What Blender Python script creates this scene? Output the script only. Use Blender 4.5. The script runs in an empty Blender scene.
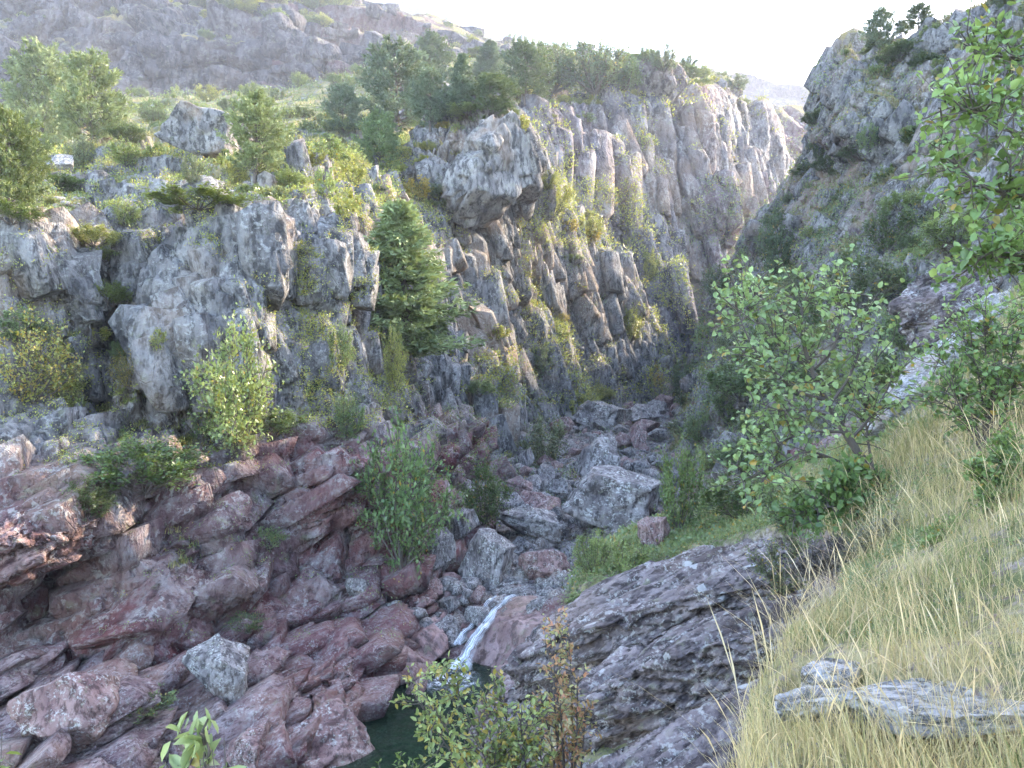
import bpy, bmesh, math, random, time
import numpy as np
from mathutils import Vector, Matrix
T0 = time.time()
random.seed(7)
RNG = np.random.default_rng(11)
F = 770.0
scene = bpy.context.scene
COL = scene.collection

def at(px, py, d):
    """a point of the gorge: sight line through the viewpoint, d metres north of it"""
    return np.array([(px - 512) / F * d, d, (384 - py) / F * d])

# ------------------------------------------------------------------ noise
def _h(ix, iy, iz, s):
    n = (ix.astype(np.int64) * 374761393 + iy.astype(np.int64) * 668265263 + iz.astype(np.int64) * 1440662683 + s * 974711) & 0xFFFFFFFF
    n = ((n ^ (n >> 13)) * 1274126177) & 0xFFFFFFFF
    n = ((n ^ (n >> 16)) * 2246822519) & 0xFFFFFFFF
    n = n ^ (n >> 15)
    return n

def _u(n):
    return (n & 0xFFFFFF).astype(np.float64) / 16777216.0

def vnoise(p, s=0):
    i = np.floor(p); f = p - i; f = f * f * (3 - 2 * f); i = i.astype(np.int64)
    r = 0
    for dx in (0, 1):
        wx = f[:, 0] if dx else 1 - f[:, 0]
        for dy in (0, 1):
            wy = f[:, 1] if dy else 1 - f[:, 1]
            for dz in (0, 1):
                wz = f[:, 2] if dz else 1 - f[:, 2]
                r = r + wx * wy * wz * _u(_h(i[:, 0] + dx, i[:, 1] + dy, i[:, 2] + dz, s))
    return r * 2 - 1

def fbm(p, s=0, o=4, gain=0.5):
    r = 0; a = 1; t = 0
    for k in range(o):
        r = r + a * vnoise(p * (2.03 ** k) + 17.3 * k, s + k); t += a; a *= gain
    return r / t

def worley(p, s=0):
    i = np.floor(p).astype(np.int64)
    n = len(p)
    f1 = np.full(n, 1e9); f2 = np.full(n, 1e9); cid = np.zeros(n, np.int64); vec = np.zeros((n, 3))
    for dx in (-1, 0, 1):
        for dy in (-1, 0, 1):
            for dz in (-1, 0, 1):
                jx, jy, jz = i[:, 0] + dx, i[:, 1] + dy, i[:, 2] + dz
                h = _h(jx, jy, jz, s)
                c = np.stack([jx + 0.1 + 0.8 * _u(h), jy + 0.1 + 0.8 * _u(h >> 8 ^ h * 31), jz + 0.1 + 0.8 * _u(h >> 4 ^ h * 57)], 1)
                v = p - c
                d = np.sqrt((v * v).sum(1))
                m = d < f1
                f2 = np.where(m, f1, np.minimum(f2, d))
                f1 = np.where(m, d, f1)
                cid = np.where(m, h, cid)
                vec = np.where(m[:, None], v, vec)
    return f1, f2, cid, vec

def rotm(ax, ay, az):
    return np.array(Matrix.Rotation(math.radians(az), 3, 'Z') @ Matrix.Rotation(math.radians(ay), 3, 'Y') @ Matrix.Rotation(math.radians(ax), 3, 'X'))

def facet(p, scale, rot=None, s=0, tilt=0.9, crack=0.25, cw=0.10, sharp=130.0):
    """blocky fracture pattern: every cell of the jointing is a tilted face, faces blend over a narrow edge"""
    q = p @ rot if rot is not None else p
    q = q / np.array(scale)
    q = q + 0.10 * np.stack([vnoise(q * 1.3, s + 50), vnoise(q * 1.3, s + 51), vnoise(q * 1.3, s + 52)], 1)
    i = np.floor(q).astype(np.int64)
    n = len(q); f1 = np.full(n, 1e9); f2 = np.full(n, 1e9); sw = np.zeros(n); sp = np.zeros(n)
    for dx in (-1, 0, 1):
        for dy in (-1, 0, 1):
            for dz in (-1, 0, 1):
                jx, jy, jz = i[:, 0] + dx, i[:, 1] + dy, i[:, 2] + dz
                h = _h(jx, jy, jz, s)
                v0 = q[:, 0] - jx - 0.1 - 0.8 * _u(h); v1 = q[:, 1] - jy - 0.1 - 0.8 * _u(h >> 8 ^ h * 31); v2 = q[:, 2] - jz - 0.1 - 0.8 * _u(h >> 4 ^ h * 57)
                d2 = v0 * v0 + v1 * v1 + v2 * v2
                w = np.exp(-sharp * d2) + 1e-30
                hh = 1.2 * (_u(h * 7 ^ h >> 3) - 0.5)
                pl = hh + tilt * (v0 * (2 * _u(h >> 5 ^ h * 11) - 1) + v1 * (2 * _u(h >> 2 ^ h * 13) - 1) + v2 * (2 * _u(h >> 7 ^ h * 17) - 1))
                sw += w; sp += w * pl
                m = d2 < f1
                f2 = np.where(m, f1, np.minimum(f2, d2)); f1 = np.where(m, d2, f1)
    e = np.sqrt(f2) - np.sqrt(f1)
    return sp / sw - crack * np.exp(-e / cw)

def sstep(x, a, b):
    t = np.clip((x - a) / (b - a), 0, 1)
    return t * t * (3 - 2 * t)

# ------------------------------------------------------------------ mesh helpers
def tag(o, label=None, cat=None, group=None, kind=None):
    if label: o['label'] = label
    if cat: o['category'] = cat
    if group: o['group'] = group
    if kind: o['kind'] = kind
    return o

def mesh_np(name, v, f, col=None, smooth=False):
    """v (N,3); f list of (M,k) arrays"""
    me = bpy.data.meshes.new(name)
    if not isinstance(f, (list, tuple)): f = [f]
    f = [np.asarray(a, np.int32) for a in f if len(a)]
    me.vertices.add(len(v)); me.vertices.foreach_set('co', np.asarray(v, np.float32).ravel())
    nl = sum(a.size for a in f); npoly = sum(len(a) for a in f)
    me.loops.add(nl); me.loops.foreach_set('vertex_index', np.concatenate([a.ravel() for a in f]))
    me.polygons.add(npoly)
    tot = np.concatenate([np.full(len(a), a.shape[1], np.int32) for a in f])
    st = np.concatenate([[0], np.cumsum(tot)[:-1]]).astype(np.int32)
    me.polygons.foreach_set('loop_start', st); me.polygons.foreach_set('loop_total', tot)
    if smooth: me.polygons.foreach_set('use_smooth', np.ones(npoly, bool))
    me.update(calc_edges=True)
    if col is not None:
        a = me.attributes.new('Col', 'FLOAT_COLOR', 'POINT')
        c = np.ones((len(v), 4), np.float32); c[:, :col.shape[1]] = col
        a.data.foreach_set('color', c.ravel())
    return me

def link(name, me, mat=None, parent=None, color=None):
    o = bpy.data.objects.new(name, me); COL.objects.link(o)
    if mat and me is not None and len(me.materials) == 0: me.materials.append(mat)
    if parent: o.parent = parent
    if color: o.color = (*color, 1)
    return o

def vnormals(P):
    du = np.gradient(P, axis=1); dv = np.gradient(P, axis=0)
    n = np.cross(du, dv); n /= (np.linalg.norm(n, axis=2, keepdims=True) + 1e-9)
    return n

def cr(c, t):
    """Catmull-Rom along axis 0 of c at parameters t (0..len-1)"""
    n = len(c); i = np.clip(np.floor(t).astype(int), 0, n - 2); f = (t - i).reshape((-1,) + (1,) * (c.ndim - 1))
    e = np.concatenate([[2 * c[0] - c[1]], c, [2 * c[-1] - c[-2]]])
    a, b, d, g = e[i], e[i + 1], e[i + 2], e[i + 3]
    return 0.5 * (2 * b + (d - a) * f + (2 * a - 5 * b + 4 * d - g) * f ** 2 + (3 * b - a - 3 * d + g) * f ** 3)

def params(c, n, wcap=0):
    w = []
    for k in range(len(c) - 1):
        l = np.linalg.norm(c[k + 1] - c[k], axis=-1)
        if c.shape[-1] == 3: l = l / np.maximum(2, np.linalg.norm((c[k + 1] + c[k]) / 2, axis=-1)) ** 0.85
        w.append(max(1e-4, l.mean()))
    w = np.array(w)
    cum = np.concatenate([[0], np.cumsum(w)])
    return np.interp(np.linspace(0, cum[-1], n), cum, np.arange(len(c)))

GRIDS = {}
AMP = 0.60
def finish_grid(name, P, mat, red, veg_gain=1.0, kind='structure', vegmin=0.62, extra=None):
    nv, nu = P.shape[:2]
    n = vnormals(P); 
    if np.mean(n[..., 2]) < 0 and extra == 'flip': n = -n
    V = P.reshape(-1, 3)
    idx = np.arange(nv * nu).reshape(nv, nu)
    f = np.stack([idx[:-1, :-1], idx[:-1, 1:], idx[1:, 1:], idx[1:, :-1]], -1).reshape(-1, 4)
    # low-pass normal for the plant cover
    up = n[..., 2].copy()
    for _ in range(3):
        up[1:-1, 1:-1] = (up[1:-1, 1:-1] + up[:-2, 1:-1] + up[2:, 1:-1] + up[1:-1, :-2] + up[1:-1, 2:]) / 5
    nz = fbm(V * 0.35, 91, 4); nz2 = fbm(V * 0.08, 95, 3)
    veg = sstep(up.ravel() + 0.45 * nz + 0.25 * nz2, vegmin - 0.12, vegmin + 0.15) * veg_gain
    if name == 'left_cliff': veg = veg * (1 - 0.75 * np.clip(red(V) * 1.4, 0, 1))
    cm = np.stack([np.clip(red(V), 0, 1), np.clip(veg, 0, 1), sstep(fbm(V * 0.5 + 40, 77, 3), -0.3, 0.4)], 1)
    me = mesh_np(name, V, f, cm)
    o = link(name, me, mat); tag(o, kind=kind)
    GRIDS[name] = (V, n.reshape(-1, 3), cm)
    return o

def patch(name, rows, nv, nu, mat, layers, red=lambda v: np.zeros(len(v)), bumps=(), cap=((0, 5, -.6), (0, 18, -6)), veg_gain=1.0, vegmin=0.62, small=0.06, smallf=2.0, low=None, lowz=(-0.6, -2.0)):
    R = np.array(rows, float)                         # rows, cols, (px,py,d)
    W = np.stack([(R[..., 0] - 512) / F * R[..., 2], R[..., 2], (384 - R[..., 1]) / F * R[..., 2]], -1)
    pix = R[..., :2].copy()
    cr_ = []
    for k, (cx, cy, cz) in enumerate(cap):
        W = np.concatenate([W, [W[len(R) - 1] + np.array([cx, cy, cz])]])
        pix = np.concatenate([pix, [pix[-1] + np.array([0, -12.0])]])
    tv = params(pix, nv); tu = params(pix.transpose(1, 0, 2), nu)
    P = cr(cr(W, tv).transpose(1, 0, 2), tu).transpose(1, 0, 2)
    n = vnormals(P)
    ctr = P[nv // 3, nu // 2]
    if np.dot(n[nv // 3, nu // 2], -ctr) < 0: n = -n
    flipped = np.dot(vnormals(P)[nv // 3, nu // 2], -ctr) < 0
    V = P.reshape(-1, 3); N = n.reshape(-1, 3)
    if bumps:
        px = 512 + F * V[:, 0] / np.maximum(V[:, 1], 1); py = 384 - F * V[:, 2] / np.maximum(V[:, 1], 1)
        wob = fbm(V * (18.0 / max(ctr[1], 8)), 5, 3)
        for (bx, by, rx, ry, ang, amp, edge) in bumps:
            a = math.radians(ang)
            dx = (px - bx) * math.cos(a) + (py - by) * math.sin(a); dy = -(px - bx) * math.sin(a) + (py - by) * math.cos(a)
            r = (np.abs(dx / rx) ** 3 + np.abs(dy / ry) ** 3) ** (1 / 3) + 0.18 * wob
            V = V + N * (amp * (1 - sstep(r, 1 - edge, 1 + edge * 0.3)))[:, None]
    d = np.zeros(len(V))
    # fine roughness is weaker on the return walls that run along the gorge
    vd = np.abs((N * V).sum(1)) / (np.linalg.norm(V, axis=1) + 1e-9); fac = np.clip(vd * 1.7 + 0.1, 0, 1)
    mlow = 0 if low is None else sstep(-V[:, 2] + 0.8 * fbm(V * 0.3, 33, 3), -lowz[0], -lowz[1])
    for k_, (sc, amp, rot, s, crack) in enumerate(layers):
        d += AMP * amp * facet(V, sc, rot, s, crack=crack) * (fac if k_ else 1) * (1 - mlow)
    if low is not None:
        for k_, (sc, amp, rot, s, crack) in enumerate(low):
            d += amp * facet(V, sc, rot, s, crack=crack) * mlow * (fac if k_ else 1)
    sc0 = layers[0][0][0]
    d += small * fbm(V * smallf, 31, 4)
    V = V + N * d[:, None]
    P = V.reshape(nv, nu, 3)
    if flipped: P = P[:, ::-1]
    return finish_grid(name, P, mat, red, veg_gain, vegmin=vegmin)

# ------------------------------------------------------------------ materials
def new_mat(name):
    m = bpy.data.materials.new(name); m.use_nodes = True
    nt = m.node_tree; nt.nodes.clear()
    return m, nt, nt.nodes, nt.links

class NB:
    def __init__(s, nt): s.nt = nt; s.N = nt.nodes; s.L = nt.links
    def n(s, t, **k):
        x = s.N.new(t)
        for a, b in k.items():
            if a.startswith('i_'):
                x.inputs[a[2:].replace('_', ' ')].default_value = b
            else: setattr(x, a, b)
        return x
    def noise(s, vec, scale, detail=4, rough=0.55, dist=0.0):
        x = s.n('ShaderNodeTexNoise'); x.inputs['Scale'].default_value = scale; x.inputs['Detail'].default_value = detail
        x.inputs['Roughness'].default_value = rough; x.inputs['Distortion'].default_value = dist
        s.L.new(vec, x.inputs['Vector']); return x.outputs['Fac']
    def vor(s, vec, scale, feature='F1', rnd=1.0, out='Distance'):
        x = s.n('ShaderNodeTexVoronoi'); x.feature = feature; x.inputs['Scale'].default_value = scale; x.inputs['Randomness'].default_value = rnd
        s.L.new(vec, x.inputs['Vector']); return x.outputs[out]
    def ramp(s, fac, a, b, lo=0.0, hi=1.0):
        x = s.n('ShaderNodeMapRange'); x.inputs['From Min'].default_value = a; x.inputs['From Max'].default_value = b
        x.inputs['To Min'].default_value = lo; x.inputs['To Max'].default_value = hi; s.L.new(fac, x.inputs['Value']); return x.outputs[0]
    def mix(s, fac, a, b, mode='MIX'):
        x = s.n('ShaderNodeMix', data_type='RGBA', blend_type=mode)
        for sock, v in ((x.inputs[0], fac), (x.inputs[6], a), (x.inputs[7], b)):
            if isinstance(v, (int, float)): sock.default_value = v
            elif isinstance(v, tuple): sock.default_value = (*v, 1)
            else: s.L.new(v, sock)
        return x.outputs[2]
    def math(s, op, a, b=None):
        x = s.n('ShaderNodeMath', operation=op)
        for k, v in enumerate((a, b)):
            if v is None: continue
            if isinstance(v, (int, float)): x.inputs[k].default_value = v
            else: s.L.new(v, x.inputs[k])
        return x.outputs[0]
    def mapping(s, vec, scale=(1, 1, 1), rot=(0, 0, 0)):
        x = s.n('ShaderNodeMapping'); x.inputs['Scale'].default_value = scale; x.inputs['Rotation'].default_value = [math.radians(r) for r in rot]
        s.L.new(vec, x.inputs['Vector']); return x.outputs[0]

def rock_material(name, fs=1.0, base=(0.135, 0.127, 0.127), light=(0.265, 0.252, 0.243), redc=(0.125, 0.038, 0.040), redl=(0.215, 0.122, 0.115),
                  lichen=0.4, vegc=(0.075, 0.10, 0.028), dry=(0.30, 0.235, 0.095), rough=0.9, bump=1.0, use_attr=True, spots=0.0, lean=12, ochre=0.5, bed=None):
    m, nt, N, L = new_mat(name); b = NB(nt)
    tc = b.n('ShaderNodeTexCoord').outputs['Object']
    if bed is None: colr = b.mapping(tc, (1, 1, 0.42), (0, lean, 0))
    else:
        mp = b.n('ShaderNodeMapping'); mp.vector_type = 'TEXTURE'; mp.inputs['Scale'].default_value = (2.0, 1.1, 0.6); mp.inputs['Rotation'].default_value = [math.radians(r) for r in bed]
        L.new(tc, mp.inputs['Vector']); colr = mp.outputs[0]
    n1 = b.noise(colr, 0.9 * fs, 4, 0.62)
    n2 = b.noise(tc, 0.22 * fs, 4, 0.6)
    n3 = b.noise(tc, 7.0 * fs, 3, 0.7)
    n4 = b.noise(colr, 4.0 * fs, 3, 0.65)
    wv = b.n('ShaderNodeVectorMath', operation='ADD'); L.new(colr, wv.inputs[0]); wn = b.n('ShaderNodeTexNoise'); wn.inputs['Scale'].default_value = 2.0 * fs; wn.inputs['Detail'].default_value = 2; L.new(tc, wn.inputs['Vector'])
    ws = b.n('ShaderNodeVectorMath', operation='SCALE'); L.new(wn.outputs['Color'], ws.inputs[0]); ws.inputs['Scale'].default_value = 0.25 / fs; L.new(ws.outputs[0], wv.inputs[1]); wv = wv.outputs[0]
    sc1 = b.n('ShaderNodeSeparateColor'); L.new(b.vor(wv, 1.6 * fs, out='Color'), sc1.inputs[0]); ch1 = sc1.outputs[0]
    sc2 = b.n('ShaderNodeSeparateColor'); L.new(b.vor(wv, 4.6 * fs, out='Color'), sc2.inputs[0]); ch2 = sc2.outputs[0]
    cm_ = b.math('ADD', n1, b.math('ADD', b.math('MULTIPLY', ch1, 0.16), b.math('MULTIPLY', ch2, 0.10)))
    c = b.mix(b.ramp(cm_, 0.50, 0.78), base, light)
    dark = tuple(x * 0.38 for x in base)
    c = b.mix(b.ramp(n4, 0.54, 0.40, 0, 0.9), c, dark)
    c = b.mix(b.math('MULTIPLY', b.ramp(n2, 0.50, 0.66, 0, 1), ochre), c, (0.36, 0.25, 0.17))
    if use_attr:
        at_ = b.n('ShaderNodeAttribute', attribute_name='Col'); sep = b.n('ShaderNodeSeparateColor'); L.new(at_.outputs['Color'], sep.inputs[0])
        rc = b.mix(b.ramp(n1, 0.42, 0.66), redc, redl)
        rc = b.mix(b.ramp(b.noise(tc, 1.6 * fs, 5, 0.7), 0.50, 0.62, 0, 0.75), rc, (0.27, 0.235, 0.235))
        rc = b.mix(b.ramp(n4, 0.46, 0.36, 0, 0.7), rc, (0.07, 0.035, 0.037))
        c = b.mix(sep.outputs[0], c, rc)
    # pale lichen crust
    lf = b.math('MULTIPLY', b.ramp(n3, 0.52, 0.60), b.ramp(b.noise(tc, 1.3 * fs, 3), 0.42, 0.58, 0, lichen))
    c = b.mix(lf, c, (0.50, 0.50, 0.47))
    lg = b.ramp(b.noise(tc, 2.7 * fs, 4), 0.60, 0.70, 0, 0.45)
    c = b.mix(lg, c, (0.21, 0.215, 0.14))
    if spots:
        v = b.vor(b.mapping(tc, (1, 1, 1)), spots); sp = b.ramp(b.math('ADD', v, b.math('MULTIPLY', n3, 0.5)), 0.50, 0.45)
        gate = b.ramp(b.vor(tc, spots, out='Color'), 0.55, 0.6, 0, 0.8)
        c = b.mix(b.math('MULTIPLY', sp, gate), c, (0.40, 0.40, 0.39))
    if use_attr:
        vn = b.noise(tc, 3.0 * fs, 4, 0.7)
        vc = b.mix(b.ramp(b.math('ADD', b.noise(tc, 0.5 * fs, 3), b.math('MULTIPLY', n3, 0.3)), 0.55, 0.78), vegc, dry)
        vf = b.math('MULTIPLY', sep.outputs[1], b.ramp(vn, 0.36, 0.50))
        c = b.mix(vf, c, vc)
    bs = N.new('ShaderNodeBsdfPrincipled'); L.new(c, bs.inputs['Base Color']); bs.inputs['Roughness'].default_value = rough
    bs.inputs['Specular IOR Level'].default_value = 0.25
    hsum = b.math('ADD', b.math('ADD', b.math('MULTIPLY', n4, 0.4), b.math('MULTIPLY', n3, 0.35)), b.math('ADD', b.math('MULTIPLY', ch1, 0.55), b.math('MULTIPLY', ch2, 0.40)))
    vcr = b.vor(colr, 2.2 * fs, 'DISTANCE_TO_EDGE')
    crk = b.ramp(vcr, 0.0, 0.03, -0.05, 0)
    if use_attr: crk = b.math('MULTIPLY', crk, b.ramp(sep.outputs[1], 0.1, 0.4, 1, 0))
    hsum = b.math('ADD', hsum, crk)
    bp = b.n('ShaderNodeBump'); bp.inputs['Strength'].default_value = bump; bp.inputs['Distance'].default_value = 0.36 / fs
    L.new(hsum, bp.inputs['Height']); L.new(bp.outputs[0], bs.inputs['Normal'])
    out = N.new('ShaderNodeOutputMaterial'); L.new(bs.outputs[0], out.inputs['Surface'])
    return m

M = {}
M['rock'] = rock_material('cliff_rock')
M['rock_far'] = rock_material('far_cliff_rock', fs=0.30, base=(0.135, 0.122, 0.135), light=(0.25, 0.235, 0.235), lichen=0.3)
M['rock_hill'] = rock_material('hillside_rock', fs=0.16, base=(0.055, 0.05, 0.058), light=(0.13, 0.12, 0.13), lichen=0.15, ochre=0.3, bump=1.0)
M['rock_near'] = rock_material('bank_rock', fs=2.6, base=(0.15, 0.115, 0.118), light=(0.34, 0.29, 0.285), vegc=(0.13, 0.145, 0.06), dry=(0.36, 0.30, 0.16), lichen=0.4, bump=0.8, lean=0, bed=(8, -24, 8))
M['slab'] = rock_material('slab_rock', fs=2.2, base=(0.085, 0.067, 0.070), light=(0.25, 0.21, 0.21), lichen=0.5, bump=0.6, use_attr=False, spots=3.2, lean=0, ochre=0.15, bed=(0, -22, 12))
M['stone'] = rock_material('pale_stone', fs=5.0, base=(0.22, 0.215, 0.215), light=(0.42, 0.41, 0.41), lichen=0.8, bump=0.7, use_attr=False, lean=0, bed=(0, -6, 0), ochre=0.5)
M['boulder'] = rock_material('boulder_rock', fs=4.0, base=(0.15, 0.133, 0.133), light=(0.34, 0.315, 0.305), lichen=0.85, bump=0.8, use_attr=False, lean=0, ochre=0.3)
M['boulder_pink'] = rock_material('pink_boulder_rock', fs=4.0, base=(0.20, 0.12, 0.115), light=(0.31, 0.21, 0.195), lichen=0.7, bump=0.7, use_attr=False, lean=0, ochre=0.3)

def bark_material():
    m, nt, N, L = new_mat('bark'); b = NB(nt)
    tc = b.n('ShaderNodeTexCoord').outputs['Object']
    n = b.noise(b.mapping(tc, (6, 6, 1.5)), 3, 5, 0.7)
    c = b.mix(n, (0.05, 0.038, 0.03), (0.17, 0.14, 0.12))
    bs = N.new('ShaderNodeBsdfPrincipled'); L.new(c, bs.inputs['Base Color']); bs.inputs['Roughness'].default_value = 0.9
    bp = b.n('ShaderNodeBump'); bp.inputs['Strength'].default_value = 0.5; L.new(n, bp.inputs['Height']); L.new(bp.outputs[0], bs.inputs['Normal'])
    out = N.new('ShaderNodeOutputMaterial'); L.new(bs.outputs[0], out.inputs['Surface']); return m
M['bark'] = bark_material()

def leaf_material(name, trans=0.35, autumn=(0.42, 0.26, 0.05), rough=0.42):
    m, nt, N, L = new_mat(name); b = NB(nt)
    oi = b.n('ShaderNodeObjectInfo')
    at_ = b.n('ShaderNodeAttribute', attribute_name='Col'); sep = b.n('ShaderNodeSeparateColor'); L.new(at_.outputs['Color'], sep.inputs[0])
    k = b.ramp(sep.outputs[0], 0, 1, 0.55, 1.5)
    hsv = b.n('ShaderNodeHueSaturation'); L.new(oi.outputs['Color'], hsv.inputs['Color']); L.new(k, hsv.inputs['Value'])
    L.new(b.ramp(sep.outputs[0], 0, 1, 0.515, 0.485), hsv.inputs['Hue'])
    c = b.mix(sep.outputs[1], hsv.outputs[0], autumn)
    bs = N.new('ShaderNodeBsdfPrincipled'); L.new(c, bs.inputs['Base Color']); bs.inputs['Roughness'].default_value = rough
    bs.inputs['Specular IOR Level'].default_value = 0.6
    tr = N.new('ShaderNodeBsdfTranslucent'); L.new(b.mix(0.35, c, (0.30, 0.34, 0.03)), tr.inputs['Color'])
    mx = N.new('ShaderNodeMixShader'); mx.inputs[0].default_value = trans
    L.new(bs.outputs[0], mx.inputs[1]); L.new(tr.outputs[0], mx.inputs[2])
    out = N.new('ShaderNodeOutputMaterial'); L.new(mx.outputs[0], out.inputs['Surface']); return m
M['leaf'] = leaf_material('leaf')
M['needle'] = leaf_material('needle', 0.2, rough=0.7)

def grass_material():
    m, nt, N, L = new_mat('grass_blades'); b = NB(nt)
    at_ = b.n('ShaderNodeAttribute', attribute_name='Col')
    bs = N.new('ShaderNodeBsdfPrincipled'); L.new(at_.outputs['Color'], bs.inputs['Base Color']); bs.inputs['Roughness'].default_value = 0.65
    bs.inputs['Specular IOR Level'].default_value = 0.3
    tr = N.new('ShaderNodeBsdfTranslucent'); L.new(at_.outputs['Color'], tr.inputs['Color'])
    mx = N.new('ShaderNodeMixShader'); mx.inputs[0].default_value = 0.3
    L.new(bs.outputs[0], mx.inputs[1]); L.new(tr.outputs[0], mx.inputs[2])
    out = N.new('ShaderNodeOutputMaterial'); L.new(mx.outputs[0], out.inputs['Surface']); return m
M['grass'] = grass_material()

# ------------------------------------------------------------------ terrain
LE = rotm(0, -10, 0)      # joints leaning a little
LE2 = rotm(0, -16, 20)
BED = rotm(14, 24, 0)     # bedding dip of the red beds

def red_left(V):
    return sstep(-V[:, 2] + 1.6 * fbm(V * 0.25, 3, 4), 0.6, 2.6) * (0.55 + 0.45 * sstep(fbm(V * 0.5, 8, 3), -0.3, 0.3))
def red_mid(V):
    return 0.55 * sstep(fbm(V * 0.06, 13, 4), 0.05, 0.45)
def red_low(V):
    return (0.35 + 0.45 * sstep(fbm(V * 0.3, 14, 4), -0.2, 0.4)) * (1 - 0.75 * sstep(V[:, 1], 19, 24))

# left front cliff with the sloping ledge above it
Bc = [
 [(-420, 760, 15), (-230, 740, 15), (-60, 720, 15.2), (40, 705, 15.6), (110, 695, 16.4), (180, 675, 17), (250, 650, 18), (320, 628, 19), (390, 606, 20.3), (440, 585, 22), (470, 570, 26), (500, 560, 34)],
 [(-420, 640, 15.3), (-230, 640, 15.3), (-60, 640, 16), (40, 640, 17), (110, 630, 16.4), (180, 610, 17.2), (250, 590, 18.6), (320, 570, 19.8), (380, 556, 21), (425, 540, 23), (455, 530, 28), (490, 525, 36)],
 [(-420, 520, 14.8), (-230, 520, 15.0), (-60, 530, 15.2), (40, 530, 16.0), (110, 520, 17.0), (180, 520, 18.2), (250, 505, 19.2), (320, 500, 20.4), (370, 490, 22), (415, 480, 24), (445, 475, 30), (480, 470, 38)],
 [(-420, 440, 16.6), (-230, 440, 16.9), (-60, 450, 17.4), (40, 450, 18.0), (110, 445, 18.6), (180, 440, 19.4), (250, 440, 20.0), (320, 430, 21.4), (360, 425, 23), (400, 420, 26), (435, 420, 32), (470, 420, 40)],
 [(-420, 340, 18), (-230, 345, 18.2), (-60, 345, 18.8), (40, 340, 19.4), (110, 335, 20.4), (180, 330, 20.6), (250, 330, 21.4), (320, 325, 22.8), (355, 325, 25), (388, 330, 29), (425, 335, 35), (460, 340, 42)],
 [(-420, 260, 20), (-230, 262, 20.4), (-60, 262, 21), (40, 258, 21.8), (110, 250, 22.4), (180, 245, 22.6), (250, 240, 23.4), (310, 235, 25), (345, 235, 27.6), (375, 245, 32), (415, 255, 38), (450, 260, 46)],
 [(-420, 215, 25), (-230, 222, 25), (-60, 226, 25.5), (40, 222, 26), (110, 212, 26.5), (180, 203, 26.5), (250, 200, 27.5), (300, 188, 29.5), (335, 186, 32), (362, 195, 36), (405, 205, 42), (440, 210, 50)],
 [(-420, 175, 33), (-230, 185, 33), (-60, 190, 33.5), (40, 186, 34), (110, 177, 34.5), (180, 168, 35), (250, 166, 35.5), (290, 160, 37), (325, 158, 39), (350, 168, 42), (390, 180, 48), (430, 190, 54)],
 [(-420, 140, 44), (-230, 152, 44), (-60, 160, 44), (40, 158, 44), (110, 150, 45), (170, 142, 46), (240, 138, 46), (280, 136, 47), (312, 142, 48), (340, 155, 50), (375, 170, 54), (415, 185, 58)],
]
patch('left_cliff', Bc, 600, 700, M['rock'],
      [((3.2, 3.2, 6.5), 1.4, LE, 1, 0.35), ((1.2, 1.2, 3.0), 0.72, LE, 2, 0.7), ((0.5, 0.5, 1.1), 0.34, LE2, 3, 0.7), ((0.24, 0.24, 0.36), 0.12, LE2, 4, 0.5)],
      red_left,
      bumps=[(40, 606, 62, 44, -8, -1.3, 0.35), (150, 610, 46, 85, 8, 0.7, 0.4), (97, 420, 14, 160, 3, -1.7, 0.7), (20, 420, 40, 120, 0, 0.7, 0.5),
             (215, 330, 60, 90, 10, 0.8, 0.6), (265, 470, 26, 60, 20, -1.0, 0.6), (330, 500, 60, 34, -12, 1.0, 0.4), (300, 270, 70, 40, 0, 0.9, 0.4), (345, 290, 14, 90, -10, -1.0, 0.7),
             (120, 300, 30, 40, 0, -0.9, 0.6), (30, 280, 40, 30, 0, 0.8, 0.4)],
      vegmin=0.55, small=0.05, low=[((2.8, 1.8, 0.9), 0.75, rotm(10, -25, 0), 401, 0.3), ((1.1, 0.8, 0.34), 0.34, rotm(10, -25, 0), 402, 0.6), ((0.42, 0.36, 0.18), 0.11, rotm(10, -25, 0), 403, 0.5)])

# middle buttress
Cc = [
 [(330, 620, 27), (400, 575, 28), (440, 545, 29.5), (480, 510, 33), (520, 480, 41), (560, 445, 54), (600, 428, 66), (640, 415, 77), (680, 408, 84), (720, 405, 95), (760, 400, 110)],
 [(320, 520, 31), (390, 490, 33), (435, 470, 35), (478, 450, 39), (518, 430, 46), (556, 410, 57), (597, 400, 68), (636, 392, 78), (676, 396, 85), (718, 398, 97), (760, 396, 112)],
 [(320, 420, 35), (380, 410, 38), (425, 400, 41), (468, 390, 44), (510, 375, 50), (550, 360, 59), (590, 350, 69), (630, 350, 79), (668, 370, 86), (712, 380, 99), (755, 380, 114)],
 [(320, 320, 38), (376, 320, 41), (420, 310, 44.5), (462, 300, 47), (505, 290, 53), (545, 280, 60), (585, 290, 69), (624, 310, 79.5), (658, 345, 87), (704, 362, 101), (750, 370, 116)],
 [(320, 230, 42), (374, 230, 44.5), (418, 215, 47.5), (460, 205, 49.5), (503, 205, 55), (540, 215, 61), (576, 245, 70), (614, 280, 80), (648, 325, 88), (696, 350, 103), (745, 360, 118)],
 [(320, 170, 46), (374, 165, 48), (418, 150, 50), (460, 140, 51.5), (503, 140, 56), (532, 165, 62), (566, 210, 71), (604, 255, 81), (640, 308, 89), (690, 340, 105), (740, 350, 120)],
 [(320, 158, 50), (374, 148, 52), (420, 134, 53), (460, 120, 53.5), (506, 118, 58), (532, 150, 64), (563, 195, 72), (600, 242, 82), (636, 298, 90), (686, 334, 107), (736, 345, 122)],
]
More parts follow.
